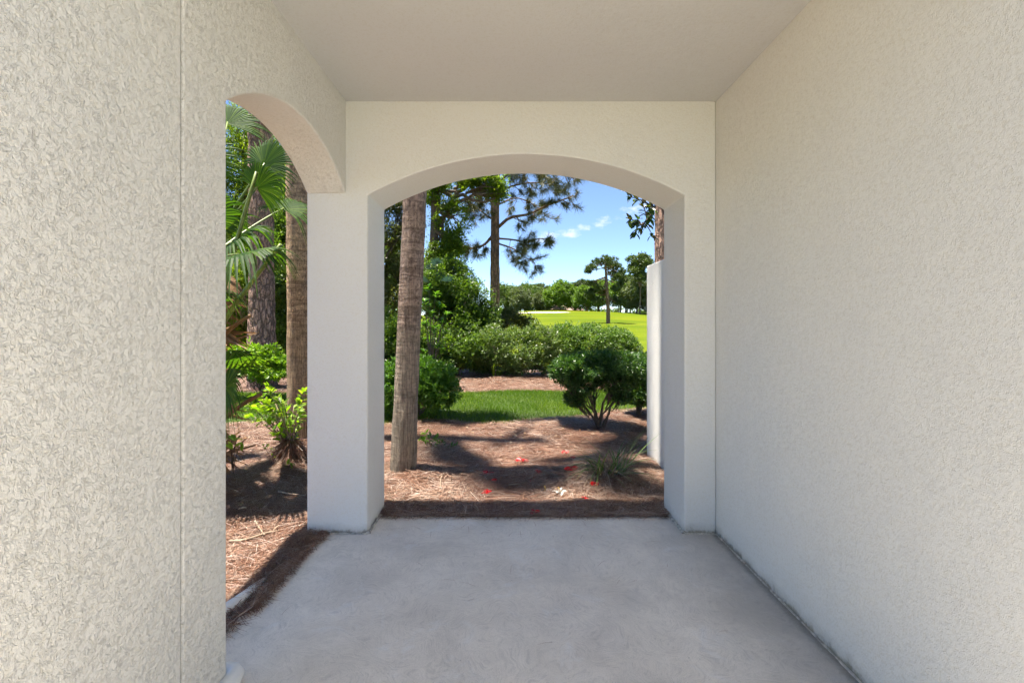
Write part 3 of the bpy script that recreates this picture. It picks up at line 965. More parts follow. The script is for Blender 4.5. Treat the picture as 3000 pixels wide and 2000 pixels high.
# ------------------------------------------------------------------ palms
def sabal(label, base, top, r, mat, seed, crown_n=15, sweep=0.0):
    base = np.asarray(base, float); top = np.asarray(top, float)
    t = thing('palm_tree', label, 'palm tree', base)
    t_ = np.linspace(0, 1, 12)[:, None]
    path = base*(1-t_)+top*t_+np.array((0, 0, -.06))*(1-t_)+np.array((sweep, 0, 0))*t_**3
    top = path[-1]
    g = trunk_mesh(path, [r*1.16, r*1.04, r*1.03, r*1.0, r, r*.98, r*.98, r*.97, r*.97, r*.96, r*.95, r*.94, r*.93, r*.92], 40, .05, 4.5, 2.0, seed, 240)
    g.build('trunk', M[mat], t)
    for k in range(crown_n):  # unseen crown, its height and frond count set for the shade it casts
        a = k*2.4+seed; e = R(65-95*(k/crown_n))
        d = np.array((math.cos(a)*math.cos(e), math.sin(a)*math.cos(e), math.sin(e)))
        h = top+d*random.uniform(.9, 1.2)
        fan_frond(t, top-np.array((0, 0, .1)), h, np.array((0, 0, 1.))-d*.5+np.array((.01, 0, 0)), random.uniform(.75, .95), 26, droop=.8)
    return t


sabal('slender leaning palm trunk with ringed brown bark just outside the end arch', G(925, 1084), np.array((-.36, 3.9, 13.0)), .098, 'palm_bark', 3, 9)
sabal('straight tan palm trunk seen through the side arch next to the pier', G(690, 1000), np.array((-2.4, 4.9, 14.0)), .125, 'palm_bark_pale', 9, 8)

# fan palm whose leaves hang into the side arch: crown and trunk left of the opening
fp = thing('fan_palm', 'low fan palm with big drooping green fronds filling the side arch', 'palm tree', (-2.55, 3.75, 0))
fc = np.array((-2.55, 3.75, 1.75))
path = [(-2.55, 3.75, -.05), (-2.53, 3.76, .6), (-2.55, 3.74, 1.2), (-2.55, 3.75, 1.85)]
trunk_mesh(path, [.15, .14, .15, .17, .13], 30, .16, 9, 2.4, 4, 80).build('trunk', M['frond_dead'], fp)
g = Geo()                                   # old leaf bases and shag on the trunk
n = 500
a = RNG.uniform(0, 6.28, n); z = RNG.uniform(.15, 1.8, n)
P = np.stack([-2.55+.13*np.cos(a), 3.75+.13*np.sin(a), z], 1)
Dd = np.stack([np.cos(a)*.7, np.sin(a)*.7, RNG.uniform(-1.2, .8, n)], 1)
g.leaves(P, Dd, rand_dirs(n), RNG.uniform(.1, .32, n), RNG.uniform(.01, .035, n), T_STRAW)
g.build('trunk_shag', M['frond_dead'], fp, smooth=False)['kind'] = 'stuff'
# (hastula px, py, depth, normal, length, droop, material)
FR = [
    (590, 432, 3.55, (.25, -.9, .25), .31, .6, 'frond'),
    (606, 380, 3.75, (.1, -.8, .6), .36, .4, 'frond'),
    (545, 585, 3.35, (.35, -.6, .75), .50, .75, 'frond'),
    (528, 560, 3.7, (.3, -.4, .9), .50, .9, 'frond'),
    (512, 845, 3.3, (.3, -.35, .9), .42, .6, 'frond'),
    (518, 890, 3.5, (.4, -.6, .6), .36, .9, 'frond'),
    (522, 285, 4.4, (.3, -.9, .3), .44, .4, 'frond'),
    (470, 500, 3.6, (.3, -.6, .7), .45, .6, 'frond'),
    (440, 380, 3.8, (.1, -.7, .7), .5, .5, 'frond'),
    (450, 700, 3.5, (-.2, -.3, .9), .5, .8, 'frond'),
    (430, 560, 4.3, (-.3, .2, .9), .5, .7, 'frond'),
    (650, 480, 4.5, (.2, -.5, .8), .38, .7, 'frond'),
    (515, 640, 3.9, (.2, -.5, .6), .27, 1.3, 'frond_dead'),
]
for px, py, y, nr, L, dr, mt in FR:
    h = W(px, py, y)
    r0 = fc+np.array((0, 0, -.35 if py > 650 else .05))
    if py > 780: r0 = np.array((-2.5, 3.72, .55))
    fan_frond(fp, r0, h, np.array(nr), L*1.05, 36, droop=dr, mat=mt)
# cut leaf stalks
for (a_, b_, r_) in (((500, 880), (652, 545), .016), ((470, 815), (700, 540), .018), ((505, 780), (575, 725), .016), ((505, 970), (600, 905), .017)):
    ya = 3.65
    p0 = W(*a_, 3.7); p1 = W(*b_, 3.45)
    if b_[0] == 652: p1 = W(590, 395, 3.5); p0 = W(505, 700, 3.6)
    if b_[0] == 700: p1 = W(646, 562, 3.45); p0 = W(500, 760, 3.6)
    g = Geo(); g.tube(curve(p0, p1, (0, 0, .02), 6), [r_*1.2, r_*1.1, r_, r_*.95, r_*.9, r_*.85], 7)
    g.build('leaf_stalk', M['petiole'] if a_[1] < 890 and b_[0] > 600 else M['frond_dead'], fp)

# small blue-grey fan palm in the thicket
bp = thing('blue_fan_palm', 'blue-grey fan palm leaves standing in the dark thicket behind the palm trunk', 'palm tree', W(990, 760, 12.0)*np.array((1, 1, 0)))
b0 = W(1000, 725, 12.6)
for px, py, nr in ((1003, 640, (.1, -1, .25)), (985, 622, (-.2, -1, .4)), (1020, 650, (.5, -.8, .3)), (970, 650, (-.5, -.8, .3)), (995, 610, (0, -.3, 1))):
    fan_frond(bp, b0, W(px+6, py-2, 12.0+random.uniform(-.3, .2)), np.array(nr), .26, 24, droop=.15, mat='frond_blue', arc=R(150))
g = Geo(); g.tube(curve(np.array((b0[0], 12.6, -.05)), b0, (0, 0, 0), 6), .07, 9); g.build('trunk', M['twig'], bp)


# ------------------------------------------------------------------ pines
def tuft(g, P, D, L, n, wid, spread=1.0):
    """bottle-brush of long needles round every shoot tip"""
    m = len(P)*n
    C = np.repeat(P, n, 0); Dd = np.repeat(unit(D), n, 0)
    d = unit(Dd*.75+rand_dirs(m)*spread)
    off = Dd*(RNG.random(m)*-.16)[:, None]
    g.leaves(C+off, unit(d+np.array((0, 0, -.12))), rand_dirs(m), L*RNG.uniform(.7, 1.1, m), wid, T_NEEDLE, rnd=np.clip(np.repeat(RNG.random(len(P)), n)*.6+.4*RNG.random(m), 0, .999))


def path_at(pts, t):
    pts = np.asarray(pts, float); k = t*(len(pts)-1); i = min(int(k), len(pts)-2)
    return pts[i]+(pts[i+1]-pts[i])*(k-i)


def smooth_path(pts, n=14):
    pts = np.asarray(pts, float); m = len(pts)
    ext = np.concatenate([[2*pts[0]-pts[1]], pts, [2*pts[-1]-pts[-2]]])
    out = []
    for t in np.linspace(0, m-1, n):
        i = min(int(t), m-2); f = t-i
        p0, p1, p2, p3 = ext[i], ext[i+1], ext[i+2], ext[i+3]
        out.append(.5*((2*p1)+(-p0+p2)*f+(2*p0-5*p1+4*p2-p3)*f*f+(-p0+3*p1-3*p2+p3)*f**3))
    return np.array(out)


def pine_branch(gw, tips, dirs_, path, r, ntw, tw_len, start=.3, down=.25):
    path = smooth_path(path, 14)
    gw.tube(path, np.linspace(r, r*.3, 14), 7, .5, .08)
    for k in range(ntw):
        t = start+(1-start)*(k+RNG.random())/ntw
        p = path_at(path, min(t, .999)); ax = unit(path_at(path, min(t+.02, 1))-path_at(path, max(t-.05, 0)))
        d = unit(ax*.5+rand_dirs(1)[0]*np.array((.9, 1, .8))+np.array((0, 0, -down)))
        ln = tw_len*RNG.uniform(.5, 1.25)*(1.1-.4*t)
        e = p+d*ln+np.array((0, 0, .12*ln))
        tp = curve(p, e, np.array((0, 0, -.12*ln))+RNG.normal(0, .05*ln, 3), 6, .015)
        gw.tube(tp, np.linspace(r*.32, r*.10, 6), 5, cap=False)
        tips.append(tp[-1]); dirs_.append(tp[-1]-tp[-2])
        for j in range(3):
            q = tp[2+j]; d2 = unit(d+rand_dirs(1)[0]*1.0+np.array((0, 0, -.1)))
            e2 = q+d2*ln*RNG.uniform(.25, .55)
            gw.tube(curve(q, e2, (0, 0, -.03), 4), np.linspace(r*.14, r*.06, 4), 4, cap=False)
            tips.append(e2); dirs_.append(d2)


Yp = 18.0
def big_pine():
    base = np.array(((1137-1170)/1045*Yp, Yp, 0.0))
    t = thing('pine_tree', 'tall pine with crooked branches in front of the blue sky', 'pine tree', base)
    path = [base+(0, 0, -.1), W(1137, 690, Yp), W(1137, 560, Yp), W(1138, 440, Yp), W(1141, 330, Yp), W(1143, 120, Yp), W(1148, -150, Yp)]
    g = trunk_mesh(smooth_path(path, 40), [.20, .185, .18, .17, .165, .15, .13, .10, .05], 22, .07, 3, 2.2, 7, 160)
    g.build('trunk', M['pine_bark_red'], t)
    def w(px, py, dy=0): return W(px, py, Yp+dy)
    tips, ds = [], []; gw = Geo()
    B = [
        ([w(1145, 522), w(1172, 500, -.1), w(1215, 492, -.3), w(1252, 474, -.5), w(1288, 461, -.6), (w(1316, 450, -.7))], .085, 12, .55, .2),
        ([w(1146, 548), w(1180, 551, .2), w(1212, 556, .3), w(1240, 548, .4), w(1258, 556, .4)], .05, 12, .6, .45),
        ([w(1146, 560), w(1180, 572, -.3), w(1205, 590, -.5), w(1230, 605, -.6)], .045, 11, .6, .35),
        ([w(1130, 543), w(1112, 562, -.1), w(1088, 570, -.2), w(1064, 566, -.3), w(1046, 556, -.3)], .075, 13, .5, .5),
        ([w(1132, 505), w(1112, 490, .2), w(1092, 478, .4), w(1066, 486, .6)], .045, 9, .6, .3),
        ([w(1134, 470), w(1108, 450, -.4), w(1086, 452, -.7), w(1060, 470, -1)], .045, 10, .6, .3),
        ([w(1145, 440), w(1190, 424, .4), w(1235, 420, .8), w(1290, 428, 1.0)], .06, 13, .7, .25),
        ([w(1145, 420), w(1185, 390, -.5), w(1250, 385, -.8), w(1318, 410, -1.1)], .065, 15, .75, .35),
        ([w(1143, 400), w(1210, 360, .2), w(1290, 370, .5), w(1340, 400, .6)], .06, 13, .75, .4),
        ([w(1143, 360), w(1100, 340, .3), w(1050, 360, .5), w(1010, 400, .6)], .06, 13, .8, .3),
        ([w(1145, 470), w(1185, 455, 1.0), w(1225, 470, 1.6), w(1260, 500, 2.0)], .045, 10, .6, .3),
        ([w(1145, 330), w(1150, 330, -1.4), w(1170, 350, -2.4)], .05, 9, .7, .3),
        ([w(1145, 300), w(1220, 270), w(1320, 280), w(1380, 330)], .06, 12, .8, .3),
        ([w(1145, 250), w(1060, 220), w(970, 240)], .06, 12, .8, .3),
        ([w(1145, 150), w(1230, 100, .5), w(1310, 110, 1)], .05, 12, .8, .2),
        ([w(1145, 100), w(1070, 50, -.5), w(1000, 60, -1)], .05, 12, .8, .2),
        ([w(1147, -60), w(1190, -140, 0.3), w(1240, -160)], .04, 12, .8, .0),
        ([w(1147, -60), w(1100, -150, -.3), w(1060, -150)], .04, 12, .8, .0),
    ]
    for pth, r, nt, tl, dn in B: pine_branch(gw, tips, ds, pth, r*.8, int(nt*1.5), tl, .18, dn)
    gw.build('branches', M['pine_branch'], t)
    g = Geo(); tuft(g, np.array(tips), np.array(ds), .32, 34, .013, .85)
    f = g.build('needles', M['needles'], t, smooth=False); f['kind'] = 'stuff'


big_pine()


def side_pine(label, base, r, lean, height, mat, crown_z, nb, seed, ext=2.2):
    base = np.asarray(base, float)
    t = thing('pine_tree', label, 'pine tree', base)
    top = base+np.array((lean[0], lean[1], height))
    t_ = np.linspace(0, 1, 30)[:, None]
    g = trunk_mesh(base*(1-t_)+top*t_+np.array((0, 0, -.1))*(1-t_), [r*1.25, r*1.05, r, r*.96, r*.92, r*.85, r*.7, r*.5, r*.2], 48, .07, 6, 3, seed, 330)
    g.build('trunk', M[mat], t)
    tips, ds = [], []; gw = Geo()
    for k in range(nb):
        z = crown_z+(height-crown_z)*(k+.3)/nb
        a = k*2.4+seed; p = base+(top-base)*(z/height)
        ln = ext*(1-.55*(k/nb))*random.uniform(.8, 1.2)
        d = np.array((math.cos(a), math.sin(a), .12))
        pine_branch(gw, tips, ds, [p, p+d*ln*.4, p+d*ln*.75+np.array((0, 0, .1)), p+d*ln+np.array((0, 0, .15))], r*.28, 9, .6, .3, .1)
    gw.build('branches', M['pine_branch'], t)
    g = Geo(); tuft(g, np.array(tips), np.array(ds), .27, 26, .012, .8)
    g.build('needles', M['needles'], t, smooth=False)['kind'] = 'stuff'


side_pine('thick pine trunk with reddish plated bark seen through the side arch', np.array((-5.10, 9.4, 0)), .235, (-.15, .1), 13, 'pine_bark', 7.5, 14, 5)
side_pine('pine trunk rising behind the wing wall on the far right', np.array((3.02, 9.0, 0)), .175, (.16, 0), 13, 'pine_bark', 7.2, 13, 8, 2.4)


def lone_pine():
    Y = 58.0
    b = W(1397, 745, Y)
    t = thing('pine_tree', 'lone flat-topped pine standing on the golf course', 'pine tree', b)
    def w(px, py, dy=0): return W(px, py, Y+dy)
    trunk = smooth_path([b+(0, 0, -.3), w(1397, 712), w(1395, 680), w(1393, 650), w(1392, 628), w(1391, 605), w(1393, 592)], 20)
    gw = Geo(); gw.tube(trunk, np.interp(np.linspace(0, 1, 20), [0, .5, 1], [.27, .2, .08]), 9, .5, .05)
    gw.build('trunk', M['pine_bark_red'], t)
    cl = [(1388, 597, 0, 18, 9), (1372, 603, .6, 14, 8), (1405, 600, -.8, 14, 9), (1360, 612, -.6, 12, 7), (1416, 612, .5, 12, 8), (1398, 612, 1.5, 14, 8), (1350, 622, .3, 7, 5),
          (1428, 624, -.3, 10, 8), (1432, 640, .8, 9, 8), (1420, 634, -1, 11, 8), (1408, 628, 1, 12, 7), (1338, 648, .2, 9, 5), (1352, 650, -.5, 9, 5), (1366, 654, .7, 10, 5),
          (1425, 654, .4, 12, 7), (1415, 662, -.7, 11, 7), (1376, 662, -.8, 10, 6), (1362, 668, .5, 10, 6), (1384, 672, .8, 9, 6), (1376, 690, -.5, 12, 7), (1360, 684, .6, 12, 6),
          (1412, 688, .5, 12, 8), (1425, 694, -.4, 10, 7), (1352, 676, -.2, 10, 5)]
    gw = Geo(); P, O = [], []
    for px, py, dy, rx, ry in cl:
        c = w(px, py, dy); s_ = path_at(trunk, min(.98, max(.3, 1-((py+4)-592)/153*1.0)))
        gw.tube(curve(s_, c, (0, 0, -.12), 6, .05), np.linspace(.07, .03, 6), 5)
        p, o = blob_points([(c, (rx/1045*Y, rx/1045*Y, ry/1045*Y*1.05), 1)], 40, .2, .3)
        P.append(p); O.append(o)
    gw.build('branches', M['pine_branch'], t)
    P = np.concatenate(P); O = np.concatenate(O)
    g = Geo(); m = 30; n = len(P)*m
    g.leaves(np.repeat(P, m, 0)+rand_dirs(n)*.08, unit(np.repeat(O, m, 0)*.5+rand_dirs(n)+np.array((0, 0, .35))), rand_dirs(n), RNG.uniform(.22, .4, n), .05, T_NEEDLE, rnd=np.repeat(RNG.random(len(P)), m))
    g.build('needles', M['needles_far'], t, smooth=False)['kind'] = 'stuff'


lone_pine()


# ------------------------------------------------------------------ thicket on the left and shrubs
def B(px, py, y, rx, ry, rz=None, w=None):
    """ellipsoid given by its picture centre and half sizes, y metres away"""
    k = y/1045
    rz_ = ry*k; rx_ = rx*k
    return (W(px, py, y), (rx_, (rz if rz is not None else rx_), rz_), (w or rx_*rz_))


def gnd(px, y): return np.array(((px-1170)/1045*y, y, 0.0))


leafy('oak_tree', 'leafy light green oak hanging over the thicket in front of the tall pine', 'tree', gnd(985, 13.4),
      [B(1010, 470, 13.4, 40, 55), B(1040, 500, 13, 40, 50), B(1070, 435, 13.2, 40, 35), B(1120, 425, 13, 45, 28), B(1015, 570, 13.4, 42, 42), B(1050, 560, 13.2, 26, 34), B(1000, 390, 13.5, 80, 60), B(1090, 360, 13.3, 80, 50), B(1138, 455, 12.8, 24, 28, None, .25)],
      3700, 7, .085, .042, 'oak_leaf', tmpl=T_SMALL, spread=.16, rmin=.2, thr=.52, freq=2.4, trunk=(W(1000, 430, 13.4), .16), twigs=150, seed=2, droop=.2)
leafy('oak_tree', 'sparse grey-green oak between the pier and the leaning palm trunk', 'tree', gnd(860, 15),
      [B(900, 560, 15, 60, 70), B(860, 480, 15, 70, 80), B(930, 650, 15, 60, 70), B(880, 700, 14.5, 60, 60), B(840, 600, 15, 60, 70), B(930, 480, 15, 50, 60)],
      3600, 7, .09, .045, 'olive_leaf', tmpl=T_SMALL, spread=.2, rmin=.15, thr=.46, freq=1.9, trunk=(W(868, 560, 15), .14), twigs=140, seed=4)
leafy('evergreen_tree', 'dense dark evergreen thicket tree left of the tall pine', 'tree', gnd(1040, 12.6),
      [B(1030, 660, 12.6, 62, 60), B(1075, 690, 12.4, 50, 55), B(1010, 740, 12.4, 50, 70), B(1060, 760, 12.2, 60, 55), B(1110, 730, 12.5, 38, 45), B(1000, 640, 12.8, 40, 50), B(1040, 615, 12.7, 30, 28)],
      7000, 7, .075, .036, 'dark_leaf', tmpl=T_SMALL, spread=.13, rmin=.35, thr=.36, freq=2.6, trunk=(W(1035, 690, 12.6), .11), twigs=150, seed=6)
leafy('evergreen_shrub', 'olive green shrub at the foot of the tall pine', 'shrub', gnd(1170, 13.5),
      [B(1160, 735, 13.5, 45, 30), B(1200, 745, 13.5, 32, 20), B(1130, 750, 13.3, 45, 35)],
      2400, 7, .07, .034, 'olive_leaf', tmpl=T_SMALL, spread=.12, rmin=.3, thr=.36, stems=10, stem_r=.03, seed=8)
leafy('dark_shrub', 'dark glossy shrub under the thicket beside the pale hedge', 'shrub', gnd(1050, 11.4),
      [B(1040, 805, 11.4, 55, 45), B(1085, 810, 11.2, 35, 40), B(990, 800, 11.3, 45, 50)],
      3200, 6, .075, .034, 'dark_leaf', tmpl=T_SMALL, spread=.11, rmin=.35, thr=.32, stems=14, stem_r=.025, seed=10)
leafy('dark_shrub', 'shaded shrub low down between the pier and the leaning palm trunk', 'shrub', gnd(880, 11),
      [B(890, 790, 11, 60, 55), B(850, 760, 11.2, 60, 70), B(930, 780, 11, 40, 60)],
      3000, 6, .075, .034, 'dark_leaf', tmpl=T_SMALL, spread=.12, rmin=.3, thr=.38, stems=14, stem_r=.025, seed=12)
# woods further left, seen through the side arch
woods = [
    ('evergreen_tree', 'dark evergreen tree behind the thick pine trunk in the side arch', 640, 13.5, [(640, 640, 60, 110), (600, 560, 50, 90), (670, 520, 50, 90), (650, 780, 60, 70)], 'dark_leaf', 6500, .36),
    ('oak_tree', 'yellow-green oak high up behind the fan palm fronds', 560, 15, [(550, 400, 80, 70), (590, 480, 60, 60), (520, 500, 60, 70), (640, 440, 60, 60), (560, 300, 80, 60), (650, 350, 60, 60)], 'oak_leaf', 6500, .38),
    ('oak_tree', 'sunlit oak low behind the shaggy fan palm trunk', 545, 14, [(540, 680, 50, 80), (570, 750, 50, 60), (520, 780, 50, 60)], 'oak_leaf', 4200, .38),
    ('evergreen_tree', 'bushy evergreen behind the straight tan palm trunk', 720, 14, [(720, 560, 60, 130), (760, 680, 60, 110), (700, 740, 60, 80), (800, 500, 60, 100)], 'dark_leaf', 5500, .38),
]
for k, (nm, lb, px, y, bl, mt, nc, thr) in enumerate(woods):
    leafy(nm, lb, 'tree', gnd(px, y), [B(x_, y_, y+.3*((i % 3)-1), rx, ry) for i, (x_, y_, rx, ry) in enumerate(bl)], nc, 7, .09, .042, mt,
          tmpl=T_SMALL, spread=.17, rmin=.2, thr=thr, freq=1.9, trunk=(W(px+6, bl[0][1]-40, y), .10), twigs=120, seed=20+k)
# thin dark stems of the wood
for k, (px, y, ty, r) in enumerate(((655, 12, 500, .07), (640, 16, 480, .06), (612, 17, 450, .07), (668, 11.5, 600, .05), (1078, 12.0, 640, .045), (1003, 11.8, 640, .05), (905, 13, 540, .05))):
    pass


def leaf_shrub(name, label, cat, base, tips, nleaf, L, Wd, mat, bark, stem_r=.012, whorl=7, spread=.05, scale=1.0, flat=.5, group=None):
    """shrub whose single leaves can be told apart: each leaf is a part"""
    base = np.asarray(base, float)
    r = thing(name, label, cat, base, group)
    g = Geo(); P, D, N = [], [], []
    per = max(1, nleaf//len(tips))
    for tpt in tips:
        tpt = np.asarray(tpt, float)
        s_ = base+(tpt-base)*RNG.uniform(0, .35)+np.array((0, 0, -.02)); s_[:2] = base[:2]+(s_[:2]-base[:2])*.5
        pth = curve(s_, tpt, (tpt-s_)*np.array((-.12, -.12, .05)), 7, stem_r*.4)
        g.tube(pth, np.linspace(stem_r, stem_r*.3, 7), 5)
        ax = unit(pth[-1]-pth[-2])
        for k in range(per):
            a = k*2.4+RNG.random(); back = RNG.random()*spread*2.5
            side = unit(np.cross(ax, rand_dirs(1)[0]))
            d = unit(side+ax*RNG.uniform(.2, 1.0))
            P.append(tpt-ax*back); D.append(d); N.append(unit(np.array((0, 0, 1.))*flat+ax*.5+rand_dirs(1)[0]*.3))
    g.build('stems', M[bark], r)
    me = [leaf_mesh('leaf', M[mat], L*f, Wd*f) for f in (1.0, .85, 1.1)]
    leaf_objects(r, np.array(P), np.array(D), np.array(N), me, scale)
    return r


# glossy sapling right of the leaning palm
tips = [W(px, py, 9+dy) for px, py, dy in ((985, 655, 0), (1000, 672, .1), (975, 690, -.2), (1012, 700, .1), (990, 715, -.1), (1018, 735, .1), (975, 740, 0), (1000, 752, -.2), (1024, 760, .1), (985, 775, .2), (1010, 790, -.1), (975, 805, .1), (1028, 720, .2), (995, 820, 0), (1020, 800, .1))]
leaf_shrub('sapling', 'glossy broad-leaved sapling beside the leaning palm trunk', 'sapling', gnd(990, 9), tips, 270, .13, .052, 'sapling_leaf', 'twig', .014)

# hedges behind the lawn
leafy('hedge', 'pale sunlit loose hedge behind the far straw bed', 'hedge', gnd(1180, 11.6),
      [B(1130, 800, 11.5, 42, 50, .55), B(1190, 808, 11.4, 48, 52, .6), B(1240, 800, 11.5, 45, 55, .6), B(1100, 820, 11.5, 30, 40, .5)],
      4200, 6, .07, .032, 'hedge_pale', tmpl=T_SMALL, spread=.09, rmin=.55, thr=.25, stems=22, stem_r=.02, seed=30, twigs=120)
leafy('hedge', 'clipped green hedge in front of the golf course', 'hedge', gnd(1360, 12),
      [B(1300, 795, 12, 48, 52, .75), B(1350, 797, 12, 60, 55, .8), B(1410, 800, 12, 50, 50, .75), B(1440, 815, 12, 30, 42, .7)],
      6500, 6, .065, .03, 'hedge_leaf', tmpl=T_SMALL, spread=.08, rmin=.65, thr=.16, stems=24, stem_r=.02, seed=32, twigs=120, rough=.14)


# shrubs nearer the porch
leafy('azalea_shrub', 'bright green rounded shrub half hidden behind the leaning palm trunk', 'shrub', gnd(958, 6.3),
      [B(985, 870, 6.3, 58, 44, .4), B(930, 870, 6.3, 55, 48, .4), B(1010, 905, 6.2, 42, 38, .35), B(895, 900, 6.4, 45, 55, .4), B(960, 840, 6.4, 35, 22, .3)],
      2000, 7, .058, .024, 'azalea_leaf', tmpl=T_LEAF, spread=.045, rmin=.45, thr=.30, freq=6, stems=11, stem_r=.013, twigs=150, seed=36)
leafy('round_shrub', 'dark green umbrella-shaped shrub on bare forked stems beside the wing wall', 'shrub', gnd(1375, 5.7),
      [B(1310, 852, 5.7, 48, 32, .3), B(1355, 838, 5.7, 60, 32, .4), B(1405, 838, 5.7, 60, 32, .4), B(1445, 850, 5.7, 45, 34, .3), B(1335, 878, 5.7, 42, 24, .28), B(1415, 878, 5.7, 42, 22, .3), B(1320, 915, 5.7, 22, 14, .15, .02), B(1425, 915, 5.7, 26, 14, .15, .02)],
      2600, 7, .048, .02, 'bush_leaf', tmpl=T_LEAF, spread=.045, rmin=.45, thr=.36, freq=6, stems=11, stem_r=.014, twigs=170, seed=38, rough=.14)
leafy('round_shrub', 'smaller dark shrub in the shadow of the wing wall', 'shrub', gnd(1470, 6.5),
      [B(1465, 850, 6.5, 45, 40, .35), B(1480, 890, 6.5, 50, 40, .35), B(1510, 865, 6.5, 50, 45, .35)],
      1700, 7, .048, .02, 'bush_leaf', tmpl=T_LEAF, spread=.045, rmin=.45, thr=.25, freq=6, stems=8, stem_r=.013, twigs=110, seed=40)
leafy('lime_shrub', 'bright lime shrubs behind the fan palm at the edge of the wood', 'shrub', gnd(610, 7.6),
      [B(600, 835, 7.6, 50, 32, .45), B(640, 845, 7.5, 30, 25, .35), B(555, 820, 7.7, 45, 30, .4), B(625, 810, 7.8, 20, 16, .2)],
      1100, 7, .07, .032, 'lime_leaf', tmpl=T_LEAF, spread=.06, rmin=.3, thr=.32, freq=5, stems=9, stem_r=.012, twigs=70, seed=42)

# lime-leaved azalea with its bare stem, in front of the straight palm
cy = 4.18
b = gnd(668, cy); b[2] = .08
tips = []
for px, py, dy in ((600, 905, .1), (620, 895, 0), (640, 912, -.1), (655, 925, 0), (675, 935, .1), (690, 930, -.1), (700, 945, 0), (630, 940, .1), (610, 925, 0), (590, 935, .1), (650, 955, .15), (695, 915, .1),
                   (575, 950, .1), (600, 960, 0), (665, 965, -.1), (640, 980, .0), (565, 925, .2), (700, 895, .15), (685, 985, 0), (625, 985, -.1), (610, 880, .2), (580, 905, .2)):
    tips.append(W(px, py, cy+dy))
leaf_shrub('azalea_bush', 'thin lime-leaved azalea growing from a straw mound inside the side arch', 'shrub', b, tips, 290, .078, .038, 'lime_leaf', 'twig_pale', .009, spread=.06)
tips = [W(px, py, 3.3+dy) for px, py, dy in ((545, 1008, 0), (560, 1012, .05), (535, 1030, 0), (530, 1005, .1))]
leaf_shrub('seedling', 'small lime-green seedling in the straw beside the left wall', 'seedling', G(534, 1095), tips, 14, .075, .028, 'lime_leaf', 'twig', .004)
tips = [W(px, py, 3.95+dy) for px, py, dy in ((605, 1022, 0), (622, 1028, .05), (668, 1058, 0), (680, 1060, 0))]
leaf_shrub('seedling', 'low green sprig on the straw beside the azalea mound', 'seedling', G(630, 1090), tips, 16, .05, .022, 'lime_leaf', 'twig', .003)
tips = [W(px, py, 4.85+RNG.uniform(-.2, .2)) for px, py in ((975, 990), (990, 998), (1005, 1005), (1020, 1015), (985, 1010), (1040, 1025), (1000, 1022), (968, 1004), (1025, 1030), (1050, 1022))]
leaf_shrub('groundcover_plant', 'low leafy plant on the straw right of the leaning palm foot', 'plant', G(985, 1030), tips, 110, .055, .026, 'azalea_leaf', 'twig', .004)

# magnolia on the right: dense shade tree, one bough hanging into the arch
mg = thing('magnolia_tree', 'magnolia whose bough of glossy leaves hangs into the right of the arch', 'tree', (3.5, 6.9, 0))
g = Geo(); g.tube(smooth_path([(3.5, 6.9, -.1), (3.45, 6.9, 2), (3.4, 6.85, 4), (3.2, 6.8, 7)], 16), np.linspace(.16, .05, 16), 12, .5, .04)
bough = smooth_path([(3.42, 6.85, 3.6), (2.9, 6.7, 3.75), (2.4, 6.6, 3.5), W(1490, 500, 6.5), W(1465, 520, 6.45)], 14)
g.tube(bough, np.linspace(.04, .008, 14), 6)
mt = [W(px, py, 6.5+dy) for px, py, dy in ((1442, 452, 0), (1460, 458, .1), (1474, 470, 0), (1488, 478, -.1), (1480, 495, .1), (1492, 505, 0), (1465, 505, -.1), (1452, 515, 0), (1472, 525, .1), (1460, 538, 0), (1486, 520, .1), (1495, 465, 0), (1445, 505, .1), (1500, 545, .0), (1497, 490, .15), (1470, 440, .1), (1490, 440, 0))]
mp, md, mn = [], [], []
for tpt in mt:
    s_ = bough[np.argmin(np.linalg.norm(bough-tpt, axis=1)+.1*RNG.random(14))]
    pth = curve(s_, tpt, (0, 0, .04), 5); g.tube(pth, np.linspace(.01, .005, 5), 5)
    ax = unit(tpt-s_+np.array((0, 0, -.1)))
    for k in range(8):
        mp.append(tpt-ax*RNG.random()*.07); d = unit(np.cross(ax, rand_dirs(1)[0])+ax*RNG.uniform(.2, .9)); md.append(d); mn.append(np.array((0, -.3, .8))+rand_dirs(1)[0]*.5)
cb = [((3.3, 6.9, 5.6), (1.9, 1.9, 1.5), 2), ((2.4, 6.5, 6.0), (1.3, 1.3, .9), 1.2), ((3.0, 5.2, 6.2), (1.4, 1.3, 1.1), 1.2), ((3.3, 7, 7.4), (1.5, 1.5, 1.4), 1)]
for c, rr, w_ in cb:
    g.tube(curve(np.array((3.35, 6.85, 4.2)), np.array(c), (0, 0, .2), 7, .05), np.linspace(.07, .02, 7), 6)
g.build('trunk', M['twig'], mg)
leaf_objects(mg, np.array(mp), np.array(md), np.array(mn), [leaf_mesh('leaf', M['magnolia_leaf'], .125*f, .052*f) for f in (1, .85, 1.15)])
P, O = blob_points(cb, 1100, .1, .3, .42, 1.8, 3)
g = Geo(); foliage(g, P, O, 7, .15, .065, T_LEAF, .18)
g.build('crown', M['magnolia_leaf'], mg, smooth=False)['kind'] = 'stuff'


